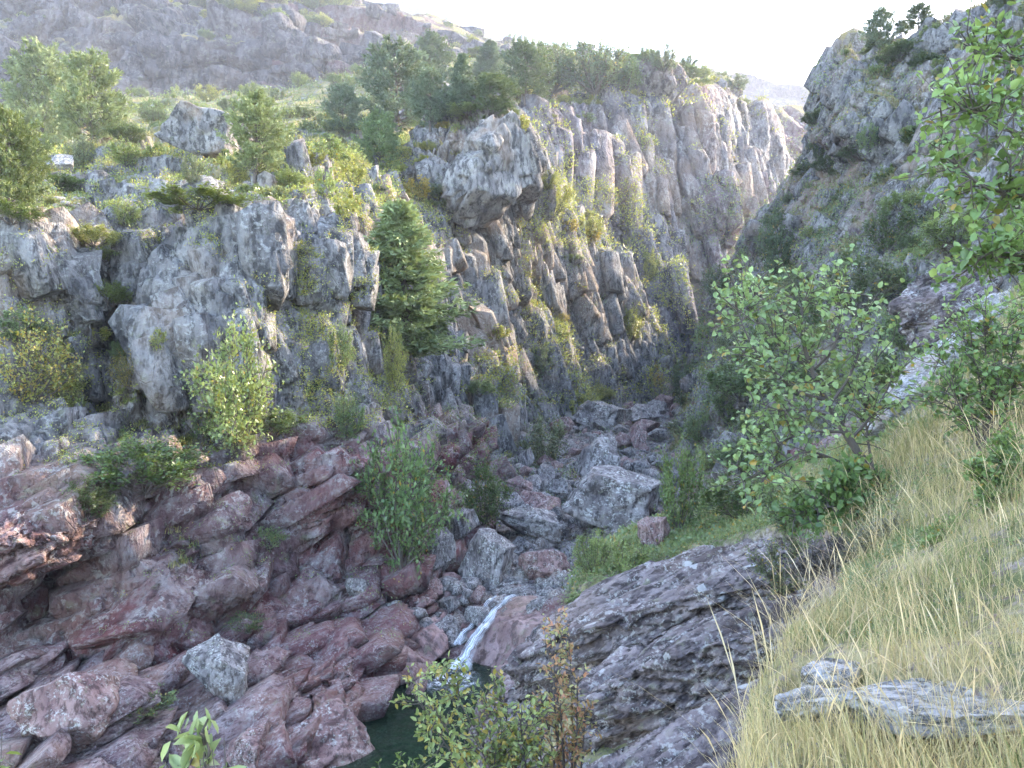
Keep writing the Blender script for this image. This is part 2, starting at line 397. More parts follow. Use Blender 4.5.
patch('middle_cliff', Cc, 560, 660, M['rock'],
      [((6, 6, 14), 3.0, LE2, 11, 0.35), ((2.3, 2.3, 7.5), 1.5, LE2, 12, 0.8), ((0.95, 0.95, 2.8), 0.62, LE, 13, 0.7), ((0.45, 0.45, 0.8), 0.2, LE, 14, 0.4)],
      red_mid, bumps=[(476, 162, 47, 44, 6, 1.2, 0.5), (520, 330, 14, 120, -14, -2.5, 0.8), (575, 300, 16, 110, -10, -2.5, 0.8), (480, 340, 20, 90, -16, 1.6, 0.7), (430, 260, 12, 90, -14, -2, 0.8)],
      vegmin=0.58, small=0.15, smallf=1.2)

Dc = [
 [(420, 480, 62), (480, 470, 66), (530, 460, 70), (580, 450, 78), (630, 430, 88), (680, 415, 97), (715, 410, 108), (745, 405, 122), (775, 400, 142), (800, 395, 175)],
 [(420, 300, 68), (480, 300, 72), (530, 300, 77), (580, 310, 84), (630, 320, 93), (680, 330, 102), (715, 330, 112), (745, 330, 126), (775, 325, 146), (800, 320, 180)],
 [(420, 210, 72), (480, 205, 76), (530, 200, 81), (580, 200, 88), (630, 220, 96), (680, 235, 104), (715, 235, 114), (742, 240, 128), (770, 240, 148), (800, 240, 180)],
 [(420, 150, 76), (480, 140, 80), (530, 140, 84), (580, 140, 92), (630, 135, 100), (680, 145, 107), (712, 155, 116), (736, 165, 130), (762, 170, 150), (795, 175, 185)],
 [(420, 112, 79), (480, 108, 83), (530, 108, 87), (580, 106, 95), (632, 96, 104), (676, 98, 110), (706, 104, 119), (728, 112, 133), (752, 112, 153), (785, 120, 190)],
 [(420, 98, 83), (480, 98, 87), (530, 98, 91), (580, 94, 99), (634, 80, 107), (674, 82, 113), (704, 86, 122), (724, 94, 136), (748, 102, 156), (780, 112, 195)],
]
patch('central_cliff', Dc, 440, 480, M['rock_far'],
      [((10, 10, 28), 5.0, LE2, 21, 0.35), ((4, 4, 14), 2.6, LE2, 22, 0.8), ((1.7, 1.7, 5.5), 1.15, LE, 23, 0.7), ((0.8, 0.8, 1.5), 0.38, LE, 24, 0.4)],
      red_mid, bumps=[(660, 330, 20, 120, -12, 4, 0.8), (600, 200, 14, 120, -8, -4, 0.8), (700, 250, 14, 120, -8, 4, 0.8)], vegmin=0.62, small=0.3, smallf=0.6)

Ec = [
 [(640, 400, 170), (700, 400, 175), (740, 400, 180), (780, 400, 185), (820, 400, 190), (860, 400, 200), (900, 400, 220)],
 [(640, 250, 182), (700, 250, 185), (740, 250, 188), (780, 250, 195), (815, 250, 200), (860, 250, 210), (900, 250, 230)],
 [(640, 150, 190), (700, 150, 192), (740, 150, 195), (780, 150, 202), (812, 155, 208), (860, 165, 220), (900, 200, 240)],
 [(640, 90, 196), (700, 88, 198), (740, 106, 202), (778, 114, 210), (806, 126, 216), (860, 156, 230), (900, 190, 250)],
 [(640, 96, 200), (690, 94, 204), (735, 98, 208), (770, 102, 214), (797, 110, 222), (830, 136, 236), (900, 180, 256)],
]
patch('far_cliff', Ec, 200, 170, M['rock_far'], [((20, 20, 50), 9, LE2, 31, 0.2), ((7, 7, 22), 3.6, LE2, 32, 0.4), ((2.5, 2.5, 6), 1.2, LE, 33, 0.3)],
      lambda V: 0.35 + 0.5 * sstep(fbm(V * 0.03, 13, 4), -0.2, 0.3), vegmin=0.6, small=0.4, smallf=0.4)

# wooded slope above the cliffs
Fc = [
 [(-420, 215, 42), (-230, 215, 42), (-60, 205, 43), (60, 190, 44), (160, 176, 47), (250, 168, 52), (330, 160, 56), (420, 150, 60), (500, 150, 90), (560, 150, 104), (610, 150, 112), (650, 130, 119), (690, 110, 126), (740, 122, 146)],
 [(-420, 160, 60), (-230, 165, 60), (-60, 160, 60), (60, 150, 62), (160, 140, 66), (250, 132, 70), (330, 128, 72), (420, 124, 74), (500, 104, 93), (560, 97, 105), (610, 85, 114), (650, 74, 121), (690, 78, 128), (740, 92, 148)],
 [(-420, 130, 90), (-230, 135, 90), (-60, 132, 90), (60, 125, 92), (160, 118, 95), (250, 112, 98), (330, 105, 98), (420, 94, 98), (500, 84, 108), (560, 76, 115), (610, 71, 120), (648, 64, 127), (688, 70, 134), (738, 86, 158)],
 [(-420, 115, 140), (-230, 115, 140), (-60, 112, 140), (60, 105, 140), (160, 100, 140), (250, 95, 140), (330, 82, 138), (410, 64, 134), (490, 60, 132), (560, 60, 132), (610, 62, 134), (644, 62, 138), (684, 68, 149), (735, 85, 172)],
]
Fc = [[(x, y + 45, d - 9) for x, y, d in Fc[0]]] + Fc
patch('wooded_slope', Fc, 200, 420, M['rock_far'], [((8, 8, 5), 1.6, None, 41, 0.2), ((2.5, 2.5, 2), 0.6, None, 42, 0.2)], lambda V: np.zeros(len(V)), veg_gain=1.0, vegmin=0.35, small=0.3, smallf=0.8)

Hc = [
 [(-450, 160, 150), (-200, 160, 150), (-60, 155, 150), (60, 150, 150), (150, 145, 150), (240, 135, 155), (320, 120, 160), (400, 105, 170), (460, 95, 185), (520, 85, 205), (600, 90, 240)],
 [(-450, 80, 186), (-200, 90, 184), (-60, 100, 182), (60, 104, 180), (150, 102, 180), (240, 100, 180), (320, 90, 184), (400, 76, 192), (460, 70, 206), (520, 64, 226), (600, 72, 260)],
 [(-450, 40, 190), (-200, 55, 188), (-60, 60, 186), (60, 62, 184), (150, 62, 184), (240, 60, 184), (320, 60, 188), (400, 54, 198), (460, 54, 212), (515, 54, 234), (600, 66, 270)],
 [(-450, 0, 206), (-200, 16, 202), (-60, 20, 200), (60, 22, 198), (150, 20, 196), (240, 28, 190), (320, 34, 194), (400, 36, 208), (460, 44, 224), (510, 50, 246), (600, 64, 280)],
 [(-450, -80, 216), (-200, -50, 214), (-60, -36, 212), (60, -24, 210), (150, -12, 212), (240, 4, 214), (320, 12, 220), (395, 22, 232), (455, 36, 246), (505, 46, 264), (600, 62, 295)],
 [(-450, -220, 300), (-200, -170, 300), (-60, -120, 300), (60, -80, 300), (150, -44, 300), (240, -14, 290), (320, 0, 285), (392, 12, 285), (452, 29, 290), (502, 43, 295), (600, 60, 310)],
]
patch('upper_hillside', Hc, 260, 380, M['rock_hill'], [((24, 24, 11), 8, rotm(0, 8, 0), 51, 0.3), ((8, 8, 5), 3.6, rotm(0, 8, 0), 52, 0.7), ((3, 3, 2.2), 1.3, LE, 53, 0.5)],
      lambda V: 0.45 * sstep(fbm(V * 0.02, 13, 4), -0.2, 0.3), vegmin=0.66, small=0.5, smallf=0.3, cap=((0, 30, -4), (0, 90, -30)))

def ridge(name, pts, depth):
    rows = [[(x, y + 260, d * 0.8) for x, y, d in pts], [(x, y + 60, d * 0.92) for x, y, d in pts], [(x, y + 14, d * 0.98) for x, y, d in pts], [(x, y, d) for x, y, d in pts]]
    return patch(name, rows, 60, 160, M['rock_hill'], [((60, 60, 40), 9, LE, 61, 0.2), ((20, 20, 14), 4, LE, 62, 0.3)], lambda V: np.full(len(V), 0.25), small=1, smallf=0.1,
                 vegmin=0.75, cap=((0, 60, -10), (0, 200, -90)))
ridge('mountain', [(200, 40, 700), (300, 24, 700), (345, 8, 700), (375, 8, 700), (398, 3, 700), (420, 12, 700), (450, 24, 700), (485, 30, 700), (512, 44, 700), (560, 70, 700), (640, 90, 700)], 700)
ridge('hill', [(600, 90, 520), (660, 76, 520), (700, 66, 520), (735, 70, 520), (775, 80, 520), (808, 88, 520), (832, 100, 520), (880, 130, 520), (950, 150, 520)], 520)

# right-hand side of the gorge
Rc = [
 [(1700, 700, 11), (1250, 640, 13), (960, 560, 17), (790, 530, 22), (700, 500, 28), (675, 462, 40), (682, 428, 58), (694, 408, 82), (705, 402, 98)],
 [(1700, 500, 11), (1250, 480, 13), (980, 440, 18), (850, 440, 23), (760, 440, 30), (715, 418, 43), (704, 398, 61), (700, 388, 82), (712, 392, 100)],
 [(1700, 330, 11.5), (1250, 330, 14), (1010, 330, 19), (895, 350, 25), (810, 345, 33), (752, 345, 46), (722, 345, 62), (706, 352, 80), (720, 372, 102)],
 [(1700, 140, 14), (1250, 180, 17), (1030, 230, 23), (930, 240, 29), (858, 245, 37), (797, 265, 49), (748, 285, 62), (714, 310, 77), (728, 345, 104)],
 [(1700, -60, 19), (1250, 50, 22), (1050, 110, 29), (955, 130, 35), (895, 140, 41), (836, 165, 50), (786, 205, 60), (738, 252, 71), (738, 320, 106)],
 [(1700, -300, 28), (1250, -90, 30), (1080, 20, 34), (980, 60, 39), (915, 70, 43), (862, 98, 49), (818, 140, 57), (772, 215, 68), (750, 300, 108)],
 [(1700, -480, 34), (1250, -230, 36), (1090, -60, 40), (990, -8, 43), (925, 30, 46), (872, 56, 50), (830, 100, 56), (790, 190, 66), (765, 290, 110)],
]
patch('right_cliff', Rc, 500, 600, M['rock'],
      [((5, 5, 7), 1.8, rotm(20, 30, 0), 71, 0.3), ((1.9, 1.9, 2.8), 0.95, rotm(20, 30, 0), 72, 0.6), ((0.7, 0.7, 1.0), 0.42, LE, 73, 0.6), ((0.32, 0.32, 0.45), 0.15, LE, 74, 0.4)],
      lambda V: 0.25 * sstep(fbm(V * 0.1, 13, 4), 0, 0.3), bumps=[(862, 115, 34, 50, 15, 2.2, 0.3), (770, 300, 40, 12, -60, 1.0, 0.5)], vegmin=0.50, small=0.12, cap=((5, 4, -1), (16, 10, -8)))

# stream bed
BEDY = [6, 10, 13.2, 17.6, 18.6, 20.2, 25, 30, 40, 57, 85, 130]
BEDZ = [-7.6, -7.3, -7.1, -7.0, -6.3, -5.75, -5.35, -4.9, -4.3, -3.5, -2.1, 3]
BEDX = [-3.0, -2.7, -2.3, -1.4, -1.0, -0.5, -0.3, 1.6, 4.4, 9.3, 18.5, 34]
def bed_z(x, y):
    z0 = np.interp(y, BEDY, BEDZ); x0 = np.interp(y, BEDY, BEDX)
    dx = x - x0
    wl = np.interp(y, [6, 14, 17, 20, 30, 60, 90], [1.3, 1.1, 0.9, 0.9, 2.2, 4, 6])
    l = np.maximum(0, -dx - wl); r = np.maximum(0, dx - wl)
    low = y < 19
    zl = np.where(low, 0.78 * (1 - np.exp(-l / 0.35)) + 0.05 * l, 0.22 * l)
    zr = np.where(low, 0.8 * (1 - np.exp(-r / 0.5)) + 0.5 * r, 0.16 * r)
    return z0 + zl + zr
ny, nx = 520, 420
ty = np.linspace(0, 1, ny); yy = 4 * (130 / 4) ** ty
P = np.zeros((ny, nx, 3))
for i, y in enumerate(yy):
    xs = np.linspace(-0.95 * y - 3, 0.55 * y + 6, nx); P[i, :, 0] = xs; P[i, :, 1] = y; P[i, :, 2] = bed_z(xs, np.full(nx, y))
V = P.reshape(-1, 3)
near = 1 - sstep(V[:, 1], 19, 26)
dd = near * (0.42 * facet(V, (2.6, 1.2, 0.5), rotm(8, -24, 8), 81, 0.9, 0.3) + 0.2 * facet(V, (1.0, 0.6, 0.25), rotm(8, -24, 8), 82, 0.9, 0.3) + 0.03 * facet(V, (.3, .3, .12), BED, 83, .9, .3)) \
   + (1 - near) * (0.4 * facet(V, (1.6, 1.6, 1.6), None, 84, 1.0, 0.3) + 0.15 * facet(V, (0.6, 0.6, 0.6), None, 85, 1.0, 0.3))
dd += 0.05 * fbm(V * 3, 86, 4)
px_ = -V[:, 0] + np.interp(V[:, 1], BEDY, BEDX)
inpool = (1 - sstep(np.abs(px_), 0.7, 1.3)) * (V[:, 1] < 18.2)
dd = dd * (1 - 0.8 * inpool)
V[:, 2] += dd
finish_grid('stream_bed', V.reshape(ny, nx, 3), M['rock_near'], red_low, veg_gain=0.6, vegmin=1.05)

# near right bank: a height field through surveyed points
def tps_fit(xy, z, lam=0.02):
    n = len(xy); d = np.linalg.norm(xy[:, None] - xy[None], axis=2); K = np.where(d > 0, d * d * np.log(d + 1e-9), 0) + lam * np.eye(n)
    A = np.zeros((n + 3, n + 3)); A[:n, :n] = K; A[:n, n] = 1; A[:n, n + 1:] = xy; A[n, :n] = 1; A[n + 1:, :n] = xy.T
    w = np.linalg.solve(A, np.concatenate([z, [0, 0, 0]]))
    def f(x, y):
        q = np.stack([x, y], -1); out = w[n] + q @ w[n + 1:]
        for k in range(n):
            r = np.linalg.norm(q - xy[k], axis=-1); out = out + w[k] * r * r * np.log(r + 1e-9)
        return out
    return f
GP = [(850, 768, 2.7), (1000, 760, 2.7), (1150, 760, 2.5), (900, 715, 3.2), (1024, 690, 3.5), (780, 715, 3.8), (700, 755, 4.2), (640, 775, 4.7), (830, 665, 4.3), (760, 650, 5.6), (900, 605, 5.4),
      (1000, 600, 4.7), (1100, 560, 4.6), (1024, 520, 5.4), (950, 520, 6.4), (880, 560, 6.8), (880, 485, 8.6), (960, 450, 8), (1060, 410, 7.2), (1200, 330, 7), (600, 735, 6.2), (690, 700, 6.2), (650, 690, 7.6),
      (720, 640, 8.2), (800, 600, 8.3), (600, 640, 9.6), (700, 600, 9.6), (780, 560, 10), (600, 600, 12.4), (700, 560, 12.2), (760, 540, 11.5), (820, 510, 11.5), (880, 445, 11.2), (940, 385, 11.5), (1010, 300, 12.5), (1150, 200, 12.5),
      (600, 572, 15.2), (680, 530, 16.5), (740, 520, 15.5), (680, 515, 19), (800, 470, 16), (900, 420, 15), (1000, 320, 16), (640, 530, 20), (760, 490, 20), (900, 430, 19), (1050, 330, 19)]
W = np.array([at(*p) for p in GP]); W = np.concatenate([W, [[0, 0, -1.6], [1.5, 0, -1.3], [4, 0, 0.4], [-2, 0, -2.6], [-3, 5, -4.5], [8, 4, 3.0], [0, -4, -1.6], [6, -4, 1.5], [-0.2, 3, -2.1], [-.8, 6.5, -3.9]]])
gz = tps_fit(W[:, :2], W[:, 2])
def bank_edge(y):
    return np.interp(y, [-6, 0, 3, 6, 8, 10, 13, 16, 19, 22], [-3.5, -2.6, -1.0, 0.35, 0.75, 0.95, 0.6, 1.3, 2.2, 4.0])
nyg, nxg = 460, 560
P = np.zeros((nyg, nxg, 3))
yy = np.linspace(0, 1, nyg) ** 1.5 * 26 - 4
for i, y in enumerate(yy):
    t = np.linspace(0, 1, nxg)
    e = bank_edge(y)
    xs = e - 3 + (12 + 0.35 * max(y, 0)) * t ** 1.15
    z = gz(xs, np.full(nxg, y))
    ed = np.clip(e - xs, 0, None)
    zf = np.minimum(z, gz(np.array([e]), np.array([y]))[0]) - 3.2 * ed
    z = np.where(xs < e, np.maximum(zf, -9), z)
    P[i, :, 0] = xs; P[i, :, 1] = y; P[i, :, 2] = z
GROUND = None
V = P.reshape(-1, 3)
def inpoly(px, py, poly):
    r = np.zeros(len(px), bool); j = len(poly) - 1
    for i in range(len(poly)):
        xi, yi = poly[i]; xj, yj = poly[j]
        r ^= ((yi > py) != (yj > py)) & (px < (xj - xi) * (py - yi) / (yj - yi + 1e-9) + xi); j = i
    return r
ROCKY = [(480, 1100), (490, 640), (560, 592), (700, 548), (800, 520), (836, 560), (840, 596), (780, 640), (735, 700), (690, 1100)]
STONY = [(775, 695), (800, 660), (858, 655), (862, 684), (1060, 690), (1060, 745), (900, 762), (840, 728), (780, 722)]
yv = np.maximum(V[:, 1], 0.5); gpx = 512 + F * V[:, 0] / yv; gpy = 384 - F * V[:, 2] / yv
mk = (inpoly(gpx, gpy, ROCKY) & (V[:, 1] > 3)).astype(float).reshape(nyg, nxg)
mk2 = (inpoly(gpx, gpy, STONY) & (V[:, 1] > 2)).astype(float).reshape(nyg, nxg)
for _ in range(6):
    for q_ in (mk, mk2): q_[1:-1, 1:-1] = (q_[:-2, 1:-1] + q_[2:, 1:-1] + q_[1:-1, :-2] + q_[1:-1, 2:] + q_[1:-1, 1:-1]) / 5
V[:, 2] -= 1.2 * mk.ravel() + 0.19 * mk2.ravel()
exx = np.clip(bank_edge(V[:, 1]) + 0.35 - V[:, 0], 0, 1)
V[:, 2] += 0.06 * fbm(V * 1.5, 87, 4) + 0.02 * fbm(V * 7, 88, 3) + exx * 0.4 * facet(V, (1.4, 1.4, 0.5), rotm(8, 14, 0), 89, 0.9, 0.3)
GPm = V.reshape(nyg, nxg, 3)
# slope cover: full grass except along the rocky edge
o = finish_grid('grassy_bank', GPm, M['rock_near'], lambda V: 0.08 * red_low(V), veg_gain=1, vegmin=0.35)
# fractured joint blocks standing out of the rock walls (part of the walls themselves)
def joint_block(seed):
    bm = bmesh.new(); bmesh.ops.create_icosphere(bm, subdivisions=2, radius=1.0)
    v = np.array([x.co[:] for x in bm.verts]); f = np.array([[q.index for q in x.verts] for x in bm.faces]); bm.free(); r = np.random.default_rng(seed)
    pl = [np.array(a, float) + r.normal(size=3) * 0.16 for a in ((1, 0, 0), (-1, 0, 0), (0, 1, 0), (0, -1, 0), (0, 0, 1), (0, 0, -1))] + [r.normal(size=3) for _ in range(3)]
    for k, n_ in enumerate(pl):
        n_ = n_ / np.linalg.norm(n_); d_ = (0.42 + 0.16 * r.random()) if k < 6 else 0.6 + 0.1 * r.random()
        q = v @ n_ - d_; v = v - np.where(q > 0, q, 0)[:, None] * n_
    return v / 0.5, f
JB = [joint_block(900 + k) for k in range(8)]
def blocks(name, gname, n, smin, smax, prop, rot, mat, red, sel=None, box=(-80, -40, 1100, 800), push=0.3, prop2=None, rot2=None, zsplit=-99, up=0.52, jit=0.16):
    V, N_, cm = GRIDS[gname]
    pxx = 512 + F * V[:, 0] / np.maximum(V[:, 1], .1); pyy = 384 - F * V[:, 2] / np.maximum(V[:, 1], .1)
    ok = (V[:, 1] > 1) & (pxx > box[0]) & (pxx < box[2]) & (pyy > box[1]) & (pyy < box[3]) & (np.abs(N_[:, 2]) < up)
    ok &= fbm(V * (4.0 / np.median(V[ok, 1])), 640, 3) > -0.28
    if gname == 'stream_bed': ok &= ~((np.abs(V[:, 0] - np.interp(V[:, 1], BEDY, BEDX)) < 1.65) & (V[:, 1] < 19.5))
    else: ok &= cm[:, 1] < 0.3
    ids = RNG.choice(np.nonzero(ok)[0], n); vs, fs, o = [], [], 0
    Sm = np.array([0.0, 0, 0])
    for c, i in enumerate(ids):
        bv, bf = JB[c % 8]; low_ = V[i, 2] < zsplit
        pr = np.array(prop2 if low_ else prop); ro = rot2 if low_ else rot
        sz = (smin + (smax - smin) * RNG.random() ** 2.4)
        a = RNG.normal(size=3) * jit
        Rj = np.array([[1, -a[2], a[1]], [a[2], 1, -a[0]], [-a[1], a[0], 1]])
        fl = np.sign(RNG.random(3) - 0.5)
        q = (bv * fl * (pr * sz * (0.75 + 0.5 * RNG.random(3)))) @ Rj @ ro.T
        nrm = N_[i] * (1 if np.dot(N_[i], -V[i]) > 0 else -1)
        vs.append(q * 0.5 + V[i] - nrm * sz * push); fs.append((bf if fl.prod() > 0 else bf[:, ::-1]) + o); o += len(bv)
    v = np.concatenate(vs); v += 0.05 * smin * np.stack([fbm(v * 2.5 / smin, 650 + k, 2) for k in range(3)], 1)
    cmn = np.stack([np.clip(red(v), 0, 1), np.zeros(len(v)), np.zeros(len(v))], 1)
    tag(link(name, mesh_np(name, v, np.concatenate(fs), cmn), mat), kind='structure')
RBD = rotm(10, -25, 0)
blocks('left_cliff_blocks', 'left_cliff', 6500, 0.20, 1.25, (0.75, 0.75, 1.5), LE, M['rock'], red_left, prop2=(1.7, 1.2, 0.6), rot2=RBD, zsplit=-1.3, push=0.26)
blocks('middle_cliff_blocks', 'middle_cliff', 4200, 0.35, 2.0, (0.75, 0.75, 2.1), LE2, M['rock'], red_mid, push=0.32, jit=0.15)
blocks('central_cliff_blocks', 'central_cliff', 2800, 0.8, 3.8, (0.7, 0.7, 2.6), LE, M['rock_far'], red_mid, box=(400, 138, 900, 500), push=0.31, jit=0.13)
blocks('right_cliff_blocks', 'right_cliff', 3000, 0.3, 1.5, (0.9, 0.9, 1.2), rotm(20, 30, 0), M['rock'], lambda v: np.zeros(len(v)), push=0.22)
blocks('hillside_blocks', 'upper_hillside', 1500, 1.5, 5.5, (1.3, 1.0, 0.9), rotm(0, 8, 0), M['rock_hill'], lambda v: np.zeros(len(v)), push=0.3)
blocks('stream_bed_blocks', 'stream_bed', 900, 0.3, 1.15, (1.9, 1.0, 0.38), rotm(8, -24, 8), M['rock_near'], red_low, box=(-40, 560, 440, 800), up=1.1, push=0.20)
print('terrain', round(time.time() - T0, 1))
#@@PART2
# ------------------------------------------------------------------ surveying helper
bpy.context.view_layer.update()
DG = bpy.context.evaluated_depsgraph_get()
def hit(px, py):
    """first surface along a sight line: returns point, depth"""
    d = Vector(((px - 512) / F, 1, (384 - py) / F)).normalized()
    ok, loc, nor, idx, ob, mt = scene.ray_cast(DG, (0, 0, 0), d, distance=2000)
    if not ok: return None
    return np.array(loc)
def drop(x, y, z0=60):
    ok, loc, nor, idx, ob, mt = scene.ray_cast(DG, (x, y, z0), (0, 0, -1), distance=500)
    return loc[2] if ok else None

# ------------------------------------------------------------------ plant building
class Wood:
    def __init__(s): s.v = []; s.f = []; s.n = 0
    def tube(s, pts, radii, k=5):
        pts = np.asarray(pts, float); m = len(pts)
        t = np.gradient(pts, axis=0); t /= np.linalg.norm(t, axis=1, keepdims=True) + 1e-9
        ref = np.array([0.3, 0.2, 0.93]) if abs(t[0][2]) < 0.8 else np.array([0.95, 0.3, 0.0])
        a = np.cross(t, ref); a /= np.linalg.norm(a, axis=1, keepdims=True) + 1e-9; b = np.cross(t, a)
        an = np.linspace(0, 2 * np.pi, k, endpoint=False)
        r = np.asarray(radii, float)[:, None, None]
        v = pts[:, None] + r * (np.cos(an)[None, :, None] * a[:, None] + np.sin(an)[None, :, None] * b[:, None])
        s.v.append(v.reshape(-1, 3))
        i = s.n + np.arange(m * k).reshape(m, k)
        s.f.append(np.stack([i[:-1], np.roll(i[:-1], -1, 1), np.roll(i[1:], -1, 1), i[1:]], -1).reshape(-1, 4)); s.n += m * k
    def mesh(s, name): return mesh_np(name, np.concatenate(s.v), np.concatenate(s.f), smooth=True)

def unit(v): return v / (np.linalg.norm(v, axis=-1, keepdims=True) + 1e-9)

def leaf_mesh(name, C, A, Nn, Ln, Wd, tint, aut, six=False):
    A = unit(A); S = unit(np.cross(A, Nn)); Nn = np.cross(S, A)
    L = Ln[:, None]; W_ = Wd[:, None]; n = len(C)
    if six:
        v = np.stack([C, C + A * L * .33 + S * W_ * .5 + Nn * W_ * .16, C + A * L * .72 + S * W_ * .36 + Nn * W_ * .08, C + A * L - Nn * L * .12,
                      C + A * L * .72 - S * W_ * .36 + Nn * W_ * .08, C + A * L * .33 - S * W_ * .5 + Nn * W_ * .16], 1).reshape(-1, 3)
        b = np.arange(n)[:, None] * 6
        f = np.concatenate([b + np.array([0, 1, 2, 3]), b + np.array([0, 3, 4, 5])]); k = 6
    else:
        v = np.stack([C, C + A * L * .45 + S * W_ * .5 + Nn * W_ * .12, C + A * L, C + A * L * .45 - S * W_ * .5 + Nn * W_ * .12], 1).reshape(-1, 3)
        f = np.arange(n)[:, None] * 4 + np.array([0, 1, 2, 3]); k = 4
    col = np.zeros((n, 4)); col[:, 0] = tint; col[:, 1] = aut; col[:, 3] = 1
    return mesh_np(name, v, f, np.repeat(col, k, 0))

def rnd(*s): return RNG.random(s)
def rn(*s): return RNG.normal(size=s)

def clump_noise(C, f=4.0): return np.clip(0.5 + 0.6 * fbm(C * f, int(RNG.integers(99)), 2) + 0.18 * rn(len(C)), 0, 1)

def make_broadleaf(seed, nst=10, ntw=330, nleaf=5200, ls=0.034, low=0.05, trunk=0.0, flat=1.0, aut=0.03, spiky=0.0):
    """unit plant, width 1 and height 1, standing at the origin"""
    w = Wood(); stems = []
    base_r = 0.012 if not trunk else 0.03
    for k in range(nst):
        a = 2 * np.pi * (k + rnd()) / nst; rr = 0.42 * np.sqrt((k % 3 + rnd()) / 3)
        top = np.array([math.cos(a) * rr, math.sin(a) * rr, (0.95 - 0.55 * (rr / 0.45) ** 2) * (0.75 + 0.25 * rnd())]).ravel()
        b0 = np.array([0, 0, trunk]) + np.append(rn(2) * 0.03, 0) * (trunk == 0)
        t = np.linspace(0, 1, 7)[:, None]
        p = b0 + (top - b0) * t + np.array([math.cos(a), math.sin(a), 0]) * (np.sin(t * np.pi) * 0.08) + rn(7, 3) * 0.014 * t
        w.tube(p, base_r * (1 - 0.8 * t[:, 0]) * (0.7 + 0.3 * rnd())); stems.append(p)
    if trunk: w.tube(np.array([[0, 0, -0.04], [0.01, 0, trunk * .5], [0, 0, trunk * 1.05]]), [0.04, 0.032, 0.028], 7)
    C = []; A = []
    per = max(3, nleaf // ntw)
    for k in range(ntw):
        p = stems[int(RNG.integers(nst))]; u = low + (1 - low) * rnd() ** 0.7; i = min(5, int(u * 6)); q = p[i] + (p[i + 1] - p[i]) * (u * 6 - i)
        out = q * np.array([1, 1, 0.25]); dirv = unit(unit(out + 1e-3) * 0.8 + rn(3) * 0.6 + np.array([0, 0, 0.35]))
        ln = (0.07 + 0.25 * rnd() ** 2) * (1.15 - 0.35 * u)
        e = q + dirv * ln; e[2] = max(e[2], 0.02)
        w.tube(np.array([q, (q + e) / 2 + rn(3) * 0.008, e]), [0.004, 0.003, 0.0015], 3)
        t = 0.15 + 0.95 * rnd(per, 1)
        C.append(q + (e - q) * t + rn(per, 3) * 0.02); A.append(unit(dirv + rn(per, 3) * 0.8))
    C = np.concatenate(C); A = np.concatenate(A)
    C[:, 2] = np.maximum(C[:, 2], 0.01)
    Nn = unit(rn(len(C), 3) * 0.7 + np.array([0, 0, 1]) + unit(C) * 0.5)
    Ln = ls * (0.7 + 0.6 * rnd(len(C))); 
    if spiky: A = unit(A + np.array([0, 0, spiky])); 
    au = (rnd(len(C)) < aut) * (0.5 + 0.5 * rnd(len(C)))
    lm = leaf_mesh('foliage', C, A, Nn, Ln, Ln * (0.7 if not spiky else 0.3), clump_noise(C), au)
    return w.mesh('stems'), lm

